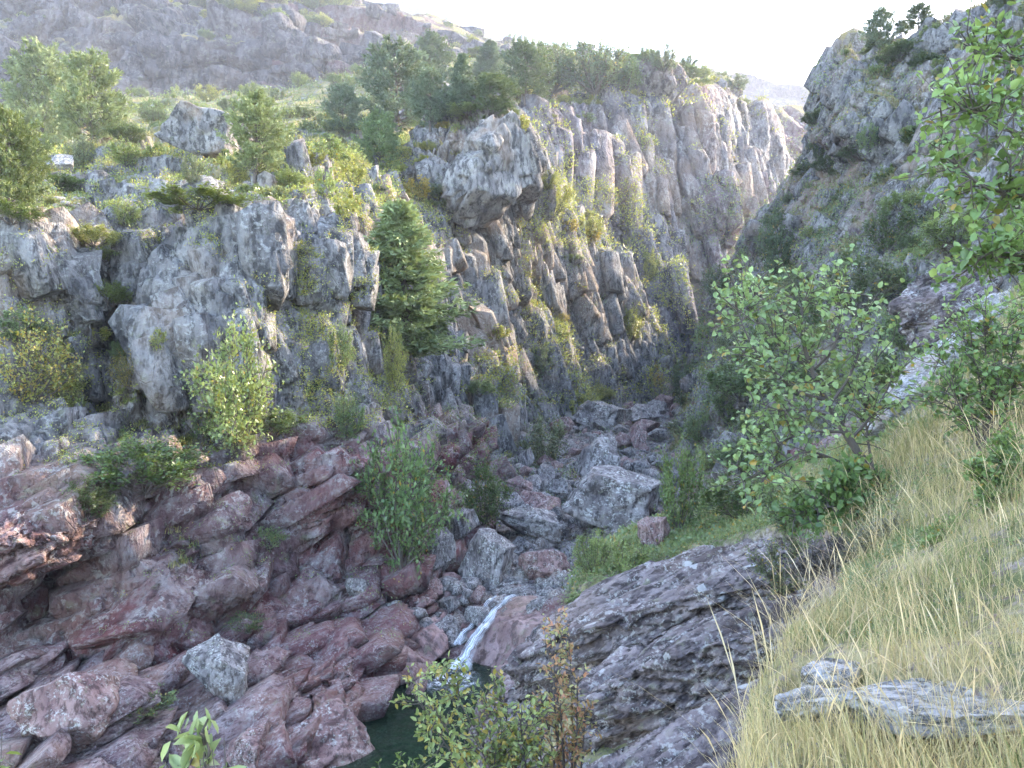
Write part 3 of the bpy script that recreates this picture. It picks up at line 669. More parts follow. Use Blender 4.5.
def make_conifer(seed, kind='spruce'):
    w = Wood(); C = []; A = []; 
    lean = rn(2) * 0.02
    t = np.linspace(0, 1, 8)[:, None]
    tr = np.concatenate([t * lean[None] + 0.006 * rn(8, 2), t * 0.98], 1); tr[0, 2] = -0.04
    w.tube(tr, 0.022 * (1 - 0.92 * t[:, 0]) + 0.001, 6)
    nw = 23 if kind == 'spruce' else 18
    for k in range(nw):
        z = 0.06 + 0.90 * (k + 0.6 * rnd()) / nw if kind == 'spruce' else 0.07 + 0.89 * (k + 0.6 * rnd()) / nw
        z = float(np.ravel(z)[0])
        nb = 7 if kind == 'spruce' else 6
        for j in range(nb):
            a = 2 * np.pi * (j + rnd()[()] if False else (j + RNG.random())) / nb
            if kind == 'spruce': R = 0.30 * (1 - z) ** 0.85 * (0.42 + 0.78 * RNG.random()) + 0.015
            else: R = (0.36 * math.sin(min(1, (1.08 - z) * 1.25) * math.pi * 0.5) ** 1.0) * (0.40 + 0.72 * RNG.random()) + 0.02
            s = np.linspace(0, 1, 6)
            up = (-0.10 * s + 0.10 * s ** 3) * (R / 0.3) if kind == 'spruce' else (0.05 * s + 0.12 * s ** 2) * (R / 0.3)
            i = min(6, int(z * 7)); c0 = tr[i] + (tr[i + 1] - tr[i]) * (z * 7 - i); c0[2] = z
            p = np.stack([c0[0] + math.cos(a) * R * s, c0[1] + math.sin(a) * R * s, z + up], 1) + rn(6, 3) * 0.004
            w.tube(p, 0.005 * (1 - 0.8 * s), 3)
            m = int(10 + 150 * R) if kind == 'spruce' else int(6 + 110 * R)
            u = (0.18 + 0.85 * RNG.random(m) ** 0.7) if kind == 'spruce' else (0.45 + 0.6 * RNG.random(m) ** 0.8)
            u = np.clip(u, 0, 1.0); f = u * 5; ii = np.minimum(4, f.astype(int)); q = p[ii] + (p[ii + 1] - p[ii]) * (f - ii)[:, None]
            d = unit(np.array([math.cos(a), math.sin(a), 0.1]) + rn(m, 3) * (0.45 if kind == 'spruce' else 0.6) + np.array([0, 0, 0.0 if kind == 'spruce' else 0.5]))
            side = np.stack([-math.sin(a) * (RNG.random(m) - .5), math.cos(a) * (RNG.random(m) - .5), 0 * u], 1)
            q = q + side * (0.16 if kind == 'spruce' else 0.12) * R / 0.3 * 1.2 + rn(m, 3) * 0.007
            for r in range(4):
                C.append(q + rn(m, 3) * 0.006); A.append(unit(d + rn(m, 3) * 0.45))
    C = np.concatenate(C); A = np.concatenate(A); n = len(C)
    Ln = (0.034 if kind == 'spruce' else 0.042) * (0.7 + 0.6 * RNG.random(n))
    lm = leaf_mesh('crown', C, A, rn(n, 3), Ln, Ln * 0.30, clump_noise(C, 6), np.zeros(n))
    return w.mesh('trunk'), lm

TPL = {}
for k in range(4): TPL['shrub', k] = make_broadleaf(k)
for k in range(2): TPL['tree', k] = make_broadleaf(10 + k, nst=12, ntw=520, nleaf=9000, ls=0.028, trunk=0.12)
for k in range(2): TPL['mat', k] = make_broadleaf(20 + k, nst=16, ntw=420, nleaf=7000, ls=0.034, low=0.2, aut=0)
for k in range(2): TPL['fern', k] = make_broadleaf(30 + k, nst=22, ntw=160, nleaf=1500, ls=0.075, low=0.25, spiky=0.7, aut=0.05)
for k in range(2): TPL['twiggy', k] = make_broadleaf(40 + k, nst=14, ntw=360, nleaf=3200, ls=0.034, aut=0.35)
for k in range(2): TPL['small', k] = make_broadleaf(50 + k, nst=8, ntw=110, nleaf=1300, ls=0.065, aut=0.05)
for k in range(2): TPL['spruce', k] = make_conifer(k, 'spruce')
for k in range(3): TPL['pine', k] = make_conifer(k, 'pine')
print('templates', round(time.time() - T0, 1))

def plant(kind, var, loc, w, h, color, name, label, cat, group=None, rz=None, tilt=(0, 0)):
    wood, leaf = TPL[kind, var]
    conif = kind in ('spruce', 'pine', 'tree') or name.endswith('_tree')
    e = bpy.data.objects.new(name, None); COL.objects.link(e)
    e.empty_display_size = 0.2
    e.location = loc; e.rotation_euler = (tilt[0], tilt[1], RNG.random() * 6.28 if rz is None else rz)
    sx = w / (0.66 if kind == 'spruce' else 0.72 if kind == 'pine' else 1.0)
    e.scale = (sx, sx, h)
    tag(e, label, cat, group)
    a = link('trunk' if conif else 'stems', wood, M['bark'], e)
    b = link('crown' if conif else 'foliage', leaf, M['needle'] if kind in ('spruce', 'pine') else M['leaf'], e, color)
    return e

DK = (0.075, 0.115, 0.055); MD = (0.125, 0.19, 0.075); LT = (0.20, 0.26, 0.09); YG = (0.31, 0.32, 0.085); GO = (0.34, 0.25, 0.05)
BL = (0.11, 0.155, 0.095); PN = (0.20, 0.24, 0.10); GY = (0.15, 0.18, 0.10); OR = (0.36, 0.18, 0.05)
OCC = []
def P_(kind, var, bx, by, wpx, hpx, color, name, label, cat, group=None, tilt=(0, 0), sink=0.04, dmin=None):
    p = hit(bx, by)
    if p is None: 
        for q in range(1, 30):
            p = hit(bx, by + 2 * q)
            if p is not None: break
    if p is None: print('NO HIT', label); return
    d = p[1]
    w, h = wpx * d / F, hpx * d / F
    p = p - np.array([0, -0.02 * d * 0, h * sink])
    p[1] += 0.15 * w * (0 if kind in ('spruce', 'pine', 'tree') else 0)
    return plant(kind, var, p, w, h, color, name, label, cat, group, tilt=tilt)

PLANTS = [
 # conifers
 ('pine', 0, 42, 148, 66, 108, PN, 'pine_tree', 'broad sunlit pine at the upper left, taller of the touching pair', 'pine tree', 'pines of the upper left ledge'),
 ('pine', 1, 92, 150, 72, 100, PN, 'pine_tree', 'sunlit pine with a rounded side, just right of the tallest ledge pine', 'pine tree', 'pines of the upper left ledge'),
 ('pine', 2, 8, 215, 70, 110, (0.13, 0.16, 0.05), 'pine_tree', 'yellowish pine cut by the left edge of the photo', 'pine tree', 'pines of the upper left ledge'),
 ('pine', 2, 256, 176, 62, 86, PN, 'pine_tree', 'bushy young pine beside the flat topped rock on the ledge', 'pine tree', 'pines of the upper left ledge'),
 ('pine', 0, 398, 132, 70, 92, BL, 'pine_tree', 'large dark conical pine above the overhanging block', 'pine tree', 'pines above the middle buttress'),
 ('pine', 1, 430, 128, 44, 60, BL, 'pine_tree', 'lower pine pressed against the right side of the large conical pine', 'pine tree', 'pines above the middle buttress'),
 ('pine', 1, 379, 168, 46, 58, MD, 'pine_tree', 'small blue green pine at the foot of the large conical pine', 'pine tree', 'pines above the middle buttress'),
 ('pine', 2, 343, 136, 38, 54, BL, 'pine_tree', 'slim grey green pine left of the large conical pine', 'pine tree', 'pines above the middle buttress'),
 ('spruce', 0, 462, 114, 46, 66, BL, 'spruce_tree', 'narrow pointed spruce right behind the overhanging block', 'spruce tree', 'trees along the rim'),
 ('pine', 0, 492, 120, 56, 46, DK, 'pine_tree', 'wide low dark pine on the rim above the block', 'pine tree', 'trees along the rim'),
 ('pine', 2, 432, 84, 36, 54, DK, 'pine_tree', 'dark pine behind the gap between conical pine and narrow spruce', 'pine tree', 'trees along the rim'),
 ('spruce', 1, 487, 80, 46, 42, BL, 'spruce_tree', 'small spruce rising behind the wide low dark pine', 'spruce tree', 'trees along the rim'),
 ('pine', 2, 525, 100, 54, 60, DK, 'pine_tree', 'dark pine on the rim right of the wide low pine', 'pine tree', 'trees along the rim'),
 ('tree', 0, 552, 99, 60, 62, DK, 'broadleaf_tree', 'dark round headed tree leaning into the large rim tree', 'tree', 'trees along the rim'),
 ('tree', 1, 596, 100, 84, 66, BL, 'broadleaf_tree', 'largest blue green rounded tree on the rim of the central cliff', 'tree', 'trees along the rim'),
 ('tree', 0, 624, 96, 44, 52, MD, 'broadleaf_tree', 'paler tree closing the right end of the rim wood', 'tree', 'trees along the rim'),
 ('tree', 1, 560, 66, 34, 26, MD, 'broadleaf_tree', 'light tree crown showing above the rim wood', 'tree', 'trees along the rim'),
 ('tree', 0, 664, 76, 34, 36, BL, 'broadleaf_tree', 'small lone tree on the bare skyline right of the rim wood', 'tree', 'trees along the skyline'),
 ('tree', 1, 688, 68, 22, 14, MD, 'broadleaf_tree', 'tiny low tree on the skyline right of the lone tree', 'tree', 'trees along the skyline'),
 ('tree', 0, 645, 62, 22, 16, MD, 'broadleaf_tree', 'tiny low tree on the skyline left of the lone tree', 'tree', 'trees along the skyline'),
 ('spruce', 1, 408, 352, 150, 162, (0.18, 0.235, 0.10), 'spruce_tree', 'tall green spruce growing in the gully right of the left cliff', 'spruce tree', None),
 ('pine', 1, 880, 54, 34, 46, BL, 'pine_tree', 'dark pine on the skyline of the right cliff', 'pine tree', 'pines on the right skyline'),
 ('pine', 0, 918, 24, 26, 26, DK, 'pine_tree', 'thin pine higher up the right skyline', 'pine tree', 'pines on the right skyline'),
 ('pine', 2, 902, 34, 16, 16, DK, 'pine_tree', 'tiny pine between the two larger skyline pines on the right', 'pine tree', 'pines on the right skyline'),
 # dark bushes on the right spur
 ('shrub', 0, 776, 278, 46, 80, DK, 'dark_shrub', 'tall dark green shrub on the end of the right spur', 'shrub', None),
 ('shrub', 1, 720, 302, 40, 46, DK, 'dark_shrub', 'dark shrub in the notch left of the tall spur shrub', 'shrub', None),
 ('shrub', 2, 684, 408, 42, 58, DK, 'dark_shrub', 'dark rounded shrub at the far end of the stream bed', 'shrub', None),
 ('shrub', 3, 820, 160, 22, 40, DK, 'dark_shrub', 'dark shrub at the foot of the right skyline crag', 'shrub', None),
 ('mat', 0, 862, 160, 44, 24, DK, 'dark_shrub', 'dark shrub on the ledge below the right crag face', 'shrub', None),
 ('mat', 1, 828, 172, 40, 18, DK, 'dark_shrub', 'flat dark shrub under the right crag near its left end', 'shrub', None),
 ('shrub', 1, 868, 150, 26, 30, MD, 'green_shrub', 'mid green bush beside the dark ledge shrub on the right cliff', 'shrub', None),
 ('mat', 1, 900, 62, 50, 24, DK, 'dark_shrub', 'dark low bush near the top of the right cliff', 'shrub', None),
 # left cliff
 ('shrub', 0, 236, 450, 104, 142, LT, 'leafy_shrub', 'tall yellow green shrub standing in the middle of the left cliff', 'shrub', None),
 ('shrub', 2, 200, 440, 60, 80, MD, 'leafy_shrub', 'mid green shrub against the lower left of the tall cliff shrub', 'shrub', None),
 ('mat', 0, 278, 436, 66, 34, MD, 'leafy_shrub', 'low blue green bush under the right side of the tall cliff shrub', 'shrub', None),
 ('mat', 0, 142, 492, 118, 66, (0.09, 0.15, 0.05), 'juniper_bush', 'dark green juniper spreading over the ledge of the left cliff', 'juniper', None),
 ('mat', 1, 88, 520, 60, 46, (0.07, 0.10, 0.04), 'juniper_bush', 'trailing juniper hanging below the left end of the spreading one', 'juniper', None),
 ('twiggy', 0, 34, 400, 92, 100, YG, 'twiggy_shrub', 'yellowish twiggy shrub on the cliff at the left edge', 'shrub', None),
 ('mat', 1, 20, 342, 60, 36, MD, 'leafy_shrub', 'green bush above the twiggy shrub at the left edge', 'shrub', None),
 ('small', 0, 99, 342, 34, 20, YG, 'leafy_shrub', 'bright leafy sprig beside the dark cleft of the left cliff', 'shrub', None),
 ('mat', 0, 110, 306, 44, 30, (0.12, 0.16, 0.04), 'leafy_shrub', 'rounded cushion bush on top of the dark cleft', 'shrub', None),
 ('twiggy', 1, 130, 388, 40, 50, (0.16, 0.16, 0.05), 'twiggy_shrub', 'dull yellow twiggy bush right of the dark cleft', 'shrub', None),
 ('small', 1, 158, 350, 20, 26, YG, 'leafy_shrub', 'small dry bush high right of the dull yellow bush', 'shrub', None),
 ('shrub', 3, 348, 440, 36, 60, MD, 'leafy_shrub', 'upright green bush near the lower right edge of the left cliff', 'shrub', None),
 ('shrub', 1, 340, 372, 34, 56, MD, 'leafy_shrub', 'blue green bush above the upright green bush', 'shrub', None),
 ('shrub', 0, 394, 390, 28, 70, YG, 'leafy_shrub', 'narrow yellow green shrub below the tall gully spruce', 'shrub', None),
 ('small', 1, 345, 222, 40, 40, YG, 'leafy_shrub', 'sunlit bush on the right rim of the left cliff', 'shrub', None),
 ('small', 0, 330, 160, 34, 30, LT, 'leafy_shrub', 'light bush on the upper right rim of the left ledge', 'shrub', None),
 ('small', 1, 352, 182, 34, 34, YG, 'leafy_shrub', 'yellow bush just below the light rim bush', 'shrub', None),
 ('small', 0, 325, 198, 28, 40, LT, 'leafy_shrub', 'upright bush between rock columns on the right rim of the left cliff', 'shrub', None),
 ('mat', 1, 290, 190, 34, 26, LT, 'leafy_shrub', 'low bush at the right foot of the bushy young pine', 'shrub', None),
 ('fern', 0, 300, 258, 36, 20, YG, 'leafy_shrub', 'yellowish tuft below the rust coloured patch of the left cliff', 'shrub', None),
 ('mat', 0, 200, 210, 110, 22, (0.10, 0.15, 0.035), 'juniper_bush', 'flat green juniper on the brink of the left cliff', 'juniper', None),
 ('mat', 1, 60, 196, 80, 24, (0.06, 0.12, 0.035), 'juniper_bush', 'dark green juniper mat on the scree of the left ledge', 'juniper', None),
 ('mat', 0, 12, 224, 60, 28, (0.10, 0.15, 0.04), 'juniper_bush', 'light juniper mat at the left edge above the scree', 'juniper', None),
 ('shrub', 1, 82, 172, 30, 46, GY, 'leafy_shrub', 'greyish young bush in front of the ledge pines', 'shrub', None),
 ('shrub', 3, 126, 166, 42, 32, LT, 'leafy_shrub', 'rounded green bush between the ledge pines and flat topped rock', 'shrub', None),
 ('mat', 1, 128, 142, 40, 22, DK, 'leafy_shrub', 'dark bush in the shade behind the rounded green bush', 'shrub', None),
 ('shrub', 2, 192, 184, 24, 36, GY, 'leafy_shrub', 'small grey green bush in front of the flat topped rock', 'shrub', None),
 ('shrub', 0, 236, 186, 34, 38, YG, 'leafy_shrub', 'yellow green bush below the bushy young pine', 'shrub', None),
 ('shrub', 3, 126, 226, 30, 32, LT, 'leafy_shrub', 'pale bush at the right end of the scree', 'shrub', None),
 ('mat', 0, 95, 246, 50, 26, YG, 'leafy_shrub', 'yellow green cushion below the scree of the left ledge', 'shrub', None),
 ('mat', 1, 105, 262, 40, 18, LT, 'leafy_shrub', 'bright low cushion under the yellow green one', 'shrub', None),
 ('shrub', 2, 208, 102, 30, 20, YG, 'leafy_shrub', 'sunlit yellowish bush behind the flat topped rock', 'shrub', None),
 ('shrub', 1, 152, 120, 34, 24, MD, 'leafy_shrub', 'green bush left of the flat topped rock', 'shrub', None),
 ('fern', 0, 145, 715, 62, 30, MD, 'fern_clump', 'green fern clump beside the boulder in the lower left', 'fern', None),
 ('fern', 1, 270, 548, 36, 24, MD, 'fern_clump', 'bright fern clump on the red rock wall', 'fern', None),
 ('fern', 0, 246, 632, 40, 24, (0.09, 0.13, 0.06), 'fern_clump', 'pale fern clump just above the leaning boulder', 'fern', None),
 ('fern', 1, 240, 452, 40, 26, (0.2, 0.19, 0.09), 'dry_tuft', 'dry grassy tuft at the foot of the tall cliff shrub', 'tuft', None),
 # bed and its edges
 ('shrub', 1, 405, 566, 100, 168, (0.12, 0.20, 0.075), 'broadleaf_tree', 'rounded light green tree where the left cliff meets the boulders', 'tree', None),
 ('shrub', 3, 372, 500, 40, 50, MD, 'leafy_shrub', 'small bush against the left side of the rounded tree', 'shrub', None),
 ('shrub', 0, 484, 524, 62, 68, (0.07, 0.12, 0.035), 'leafy_shrub', 'mid green shrub between the rounded tree and the boulders', 'shrub', None),
 ('small', 0, 461, 524, 16, 14, YG, 'leafy_shrub', 'tiny bright sprig left of the boulder pile', 'shrub', None),
 ('shrub', 2, 548, 468, 58, 62, GY, 'leafy_shrub', 'grey green shrub at the foot of the middle buttress', 'shrub', None),
 ('mat', 0, 580, 420, 42, 42, YG, 'leafy_shrub', 'yellow shrub lit at the foot of the central cliff', 'shrub', None),
 ('mat', 1, 600, 400, 34, 18, YG, 'leafy_shrub', 'flat yellow shrub above the far boulders', 'shrub', None),
 ('shrub', 1, 541, 376, 38, 40, BL, 'leafy_shrub', 'dusky blue green shrub in the cleft of the middle buttress', 'shrub', None),
 ('small', 0, 498, 340, 28, 20, YG, 'leafy_shrub', 'bright yellow sprig alone on the buttress face', 'shrub', None),
 ('mat', 0, 480, 396, 30, 20, MD, 'leafy_shrub', 'low green bush on the lower buttress face', 'shrub', None),
 ('shrub', 2, 592, 574, 44, 52, LT, 'leafy_shrub', 'light green shrub just above the orange brown boulder', 'shrub', None),
 ('shrub', 1, 628, 574, 52, 44, LT, 'leafy_shrub', 'light green shrub right of the shrub above the brown boulder', 'shrub', None),
 ('shrub', 3, 680, 530, 54, 110, (0.10, 0.16, 0.05), 'leafy_shrub', 'slender pale green shrub right of the lichen covered boulders', 'shrub', None),
 ('mat', 1, 660, 590, 120, 26, LT, 'leafy_shrub', 'low green mat along the upper edge of the ribbed slab', 'shrub', None),
 ('mat', 0, 592, 612, 60, 26, LT, 'leafy_shrub', 'low bright mat beside the top of the waterfall', 'shrub', None),
 ('fern', 1, 604, 490, 30, 16, GY, 'fern_clump', 'small grey fern between the two largest grey boulders', 'fern', None),
 ('mat', 0, 742, 520, 90, 60, (0.06, 0.10, 0.035), 'leafy_shrub', 'dark green bush on the bank left of the sapling', 'shrub', None),
 ('shrub', 2, 790, 530, 76, 60, MD, 'leafy_shrub', 'leafy bush directly under the sapling', 'shrub', None),
 ('mat', 1, 740, 470, 56, 34, MD, 'leafy_shrub', 'green bush on the bank beyond the dark one', 'shrub', None),
 # yellow growth of the middle and central cliffs
 ('shrub', 0, 552, 216, 44, 48, YG, 'leafy_shrub', 'yellow green shrub on the rib of the middle buttress', 'shrub', None),
 ('shrub', 1, 545, 190, 30, 26, YG, 'leafy_shrub', 'smaller yellow shrub directly above the rib shrub', 'shrub', None),
 ('shrub', 2, 588, 238, 40, 28, YG, 'leafy_shrub', 'yellow shrub lower down the rib of the buttress', 'shrub', None),
 ('small', 1, 592, 246, 24, 24, GO, 'leafy_shrub', 'golden bush at the tip of the yellow rib shrubs', 'shrub', None),
 ('small', 0, 568, 232, 24, 18, GO, 'leafy_shrub', 'golden bush left of the golden tip bush', 'shrub', None),
 ('shrub', 3, 632, 340, 30, 46, YG, 'leafy_shrub', 'yellow green shrub low on the lit rib', 'shrub', None),
 ('shrub', 0, 650, 280, 26, 34, YG, 'leafy_shrub', 'yellow shrub where the rib crosses the central cliff', 'shrub', None),
 ('small', 1, 655, 392, 20, 34, GO, 'leafy_shrub', 'golden bush at the bottom of the lit rib', 'shrub', None),
 ('mat', 1, 458, 218, 44, 30, (0.09, 0.13, 0.04), 'leafy_shrub', 'green bush under the overhanging block', 'shrub', None),
 ('small', 0, 418, 200, 34, 30, GO, 'leafy_shrub', 'golden bush left of the overhanging block', 'shrub', None),
 ('mat', 0, 428, 200, 36, 22, DK, 'leafy_shrub', 'dark bush tucked under the golden one beside the block', 'shrub', None),
 ('small', 1, 510, 150, 26, 34, YG, 'leafy_shrub', 'sunlit bush hanging on the right side of the block', 'shrub', None),
 ('small', 0, 520, 132, 30, 22, YG, 'leafy_shrub', 'bush on the top right corner of the block', 'shrub', None),
 ('mat', 0, 470, 118, 50, 14, LT, 'leafy_shrub', 'low growth on the flat top of the block', 'shrub', None),
 ('small', 1, 585, 122, 22, 12, LT, 'leafy_shrub', 'small bush on the central cliff under the rim wood', 'shrub', None),
 # right slope
 ('shrub', 0, 856, 312, 80, 70, (0.085, 0.125, 0.055), 'leafy_shrub', 'big soft grey green shrub in the middle of the right slope', 'shrub', None),
 ('shrub', 2, 890, 250, 60, 60, (0.085, 0.13, 0.05), 'leafy_shrub', 'grey green shrub uphill of the big soft one', 'shrub', None),
 ('shrub', 1, 905, 350, 60, 60, MD, 'leafy_shrub', 'green shrub behind the pale slanting outcrop', 'shrub', None),
 ('shrub', 3, 820, 330, 60, 50, MD, 'leafy_shrub', 'green shrub behind the crown of the sapling', 'shrub', None),
 ('mat', 0, 740, 400, 80, 50, MD, 'leafy_shrub', 'spreading green shrub where the right slope meets the bed', 'shrub', None),
 ('mat', 1, 955, 245, 70, 40, LT, 'leafy_shrub', 'light shrub on the right cliff beside the overhanging branches', 'shrub', None),
 ('mat', 0, 900, 210, 40, 22, LT, 'leafy_shrub', 'low light bush on the steep part of the right cliff', 'shrub', None),
 ('shrub', 0, 728, 420, 44, 40, MD, 'leafy_shrub', 'loose green shrub of the thicket on the lower right slope', 'shrub', 'thicket on the lower right slope'),
 ('shrub', 1, 760, 400, 46, 44, LT, 'leafy_shrub', 'loose green shrub of the thicket on the lower right slope', 'shrub', 'thicket on the lower right slope'),
 ('shrub', 2, 700, 440, 34, 34, MD, 'leafy_shrub', 'loose green shrub of the thicket on the lower right slope', 'shrub', 'thicket on the lower right slope'),
 ('shrub', 3, 790, 395, 50, 50, MD, 'leafy_shrub', 'loose green shrub of the thicket on the lower right slope', 'shrub', 'thicket on the lower right slope'),
 ('shrub', 1, 840, 400, 50, 46, LT, 'leafy_shrub', 'loose green shrub of the thicket on the lower right slope', 'shrub', 'thicket on the lower right slope'),
 ('shrub', 0, 880, 385, 44, 40, MD, 'leafy_shrub', 'loose green shrub of the thicket on the lower right slope', 'shrub', 'thicket on the lower right slope'),
 ('shrub', 2, 735, 360, 40, 40, GY, 'leafy_shrub', 'loose green shrub of the thicket on the lower right slope', 'shrub', 'thicket on the lower right slope'),
 ('shrub', 3, 770, 350, 44, 44, MD, 'leafy_shrub', 'loose green shrub of the thicket on the lower right slope', 'shrub', 'thicket on the lower right slope'),
 ('shrub', 0, 880, 300, 54, 50, GY, 'leafy_shrub', 'loose green shrub of the thicket on the lower right slope', 'shrub', 'thicket on the lower right slope'),
 ('shrub', 1, 800, 300, 40, 36, GY, 'leafy_shrub', 'loose green shrub of the thicket on the lower right slope', 'shrub', 'thicket on the lower right slope'),
 ('shrub', 2, 915, 300, 46, 40, MD, 'leafy_shrub', 'loose green shrub of the thicket on the lower right slope', 'shrub', 'thicket on the lower right slope'),
 ('shrub', 3, 710, 470, 34, 30, LT, 'leafy_shrub', 'loose green shrub of the thicket on the lower right slope', 'shrub', 'thicket on the lower right slope'),
 ('shrub', 0, 760, 440, 50, 40, MD, 'leafy_shrub', 'loose green shrub of the thicket on the lower right slope', 'shrub', 'thicket on the lower right slope'),

]
for t in PLANTS:
    P_(*t)
# unlabelled look-alikes: small bushes on ledges, in clear groups
def scatter_small(gname, n, lab, grp, cols, px=(9, 22), kinds=('small', 'mat'), vmin=0.5, box=None, nm='small_bush'):
    V, N_, cm = GRIDS[gname]
    pxx = 512 + F * V[:, 0] / np.maximum(V[:, 1], .1); pyy = 384 - F * V[:, 2] / np.maximum(V[:, 1], .1)
    ok = (cm[:, 1] > vmin) & (pxx > -10) & (pxx < 1034) & (pyy > -5) & (pyy < 760)
    if box: ok &= (pxx > box[0]) & (pyy > box[1]) & (pxx < box[2]) & (pyy < box[3])
    ids = np.nonzero(ok)[0]
    if len(ids) == 0: return
    made = 0
    for i in RNG.permutation(ids)[: n * 12]:
        if made >= n: break
        h = hit(pxx[i], pyy[i])
        if h is None or abs(h[1] - V[i, 1]) > 1.0 + 0.02 * V[i, 1]: continue
        s = (px[0] + (px[1] - px[0]) * RNG.random()) * V[i, 1] / F
        plant(kinds[int(RNG.integers(len(kinds)))], int(RNG.integers(2)), V[i] - np.array([0, 0, 0.06 * s]), s * (1 + .5 * RNG.random()), s * (0.5 + 0.5 * RNG.random()), cols[int(RNG.integers(len(cols)))],
              nm, lab, 'bush', grp)
        made += 1
scatter_small('left_cliff', 80, 'small green or yellow bush on a ledge of the left cliff', 'small bushes of the left cliff', [LT, YG, MD, GY])
scatter_small('middle_cliff', 85, 'small yellowish bush on the middle buttress', 'small bushes of the middle buttress', [YG, YG, LT, GO, MD], px=(8, 20))
scatter_small('central_cliff', 40, 'tiny green bush clinging to the grey central cliff', 'tiny bushes of the central cliff', [YG, LT, MD], px=(5, 12))
scatter_small('right_cliff', 90, 'small green bush on the shaded right slope', 'small bushes of the right slope', [MD, GY, LT, DK], px=(10, 28), vmin=0.35)
scatter_small('wooded_slope', 90, 'low bush on the slope behind the ledge', 'low bushes behind the ledge', [MD, DK, LT, BL], px=(8, 22), kinds=('mat', 'small', 'shrub'), vmin=0.2, nm='low_shrub')
scatter_small('upper_hillside', 40, 'distant low bush on the upper hillside', 'bushes of the upper hillside', [MD, LT, YG], px=(5, 12), vmin=0.5, nm='distant_bush')
scatter_small('upper_hillside', 36, 'distant light green bush of the thicket on the upper hillside crest', 'thicket on the crest', [LT, YG, MD], px=(12, 22), kinds=('shrub', 'mat'), vmin=0.0, box=(195, 0, 345, 30), nm='thicket_shrub')
print('plants', round(time.time() - T0, 1))

# ------------------------------------------------------------------ boulders
def rock_mesh(sub, seed, cuts=14, rough=0.085):
    bm = bmesh.new(); bmesh.ops.create_icosphere(bm, subdivisions=sub, radius=1.0)
    v = np.array([x.co[:] for x in bm.verts]); f = np.array([[q.index for q in x.verts] for x in bm.faces]); bm.free()
    r = np.random.default_rng(seed)
    for k in range(cuts):
        n = unit(r.normal(size=3) * np.array([1, 1, 0.9])); d = 0.36 + 0.36 * r.random()
        s = v @ n - d; v = v - np.where(s > 0, s * 1.0, 0)[:, None] * n
    v = v + unit(v) * (rough * fbm(v * 2.2 + seed, seed, 4) + rough * 0.9 * facet(v + seed, (.5, .5, .4), None, seed, 0.9, 0.3))[:, None]
    lo = v.min(0); hi = v.max(0); v = (v - (lo + hi) / 2) / (hi - lo)
    v[:, 2] += 0.5
    return mesh_np('boulder', v, f)
RM = [rock_mesh(5, 100 + k) for k in range(7)] + [rock_mesh(6, 143, cuts=10, rough=0.15)]
RS = [rock_mesh(3, 200 + k, rough=0.03) for k in range(8)]
for m_ in RM + RS: pass
def rockobj(me, mat, loc, s, rot, name, label, cat, group=None):
    o = bpy.data.objects.new(name, me); COL.objects.link(o)
    if len(me.materials) == 0: me.materials.append(mat)
    o.material_slots[0].link = 'OBJECT'; o.material_slots[0].material = mat
    o.location = loc; o.scale = s; o.rotation_euler = rot
    tag(o, label, cat, group); return o
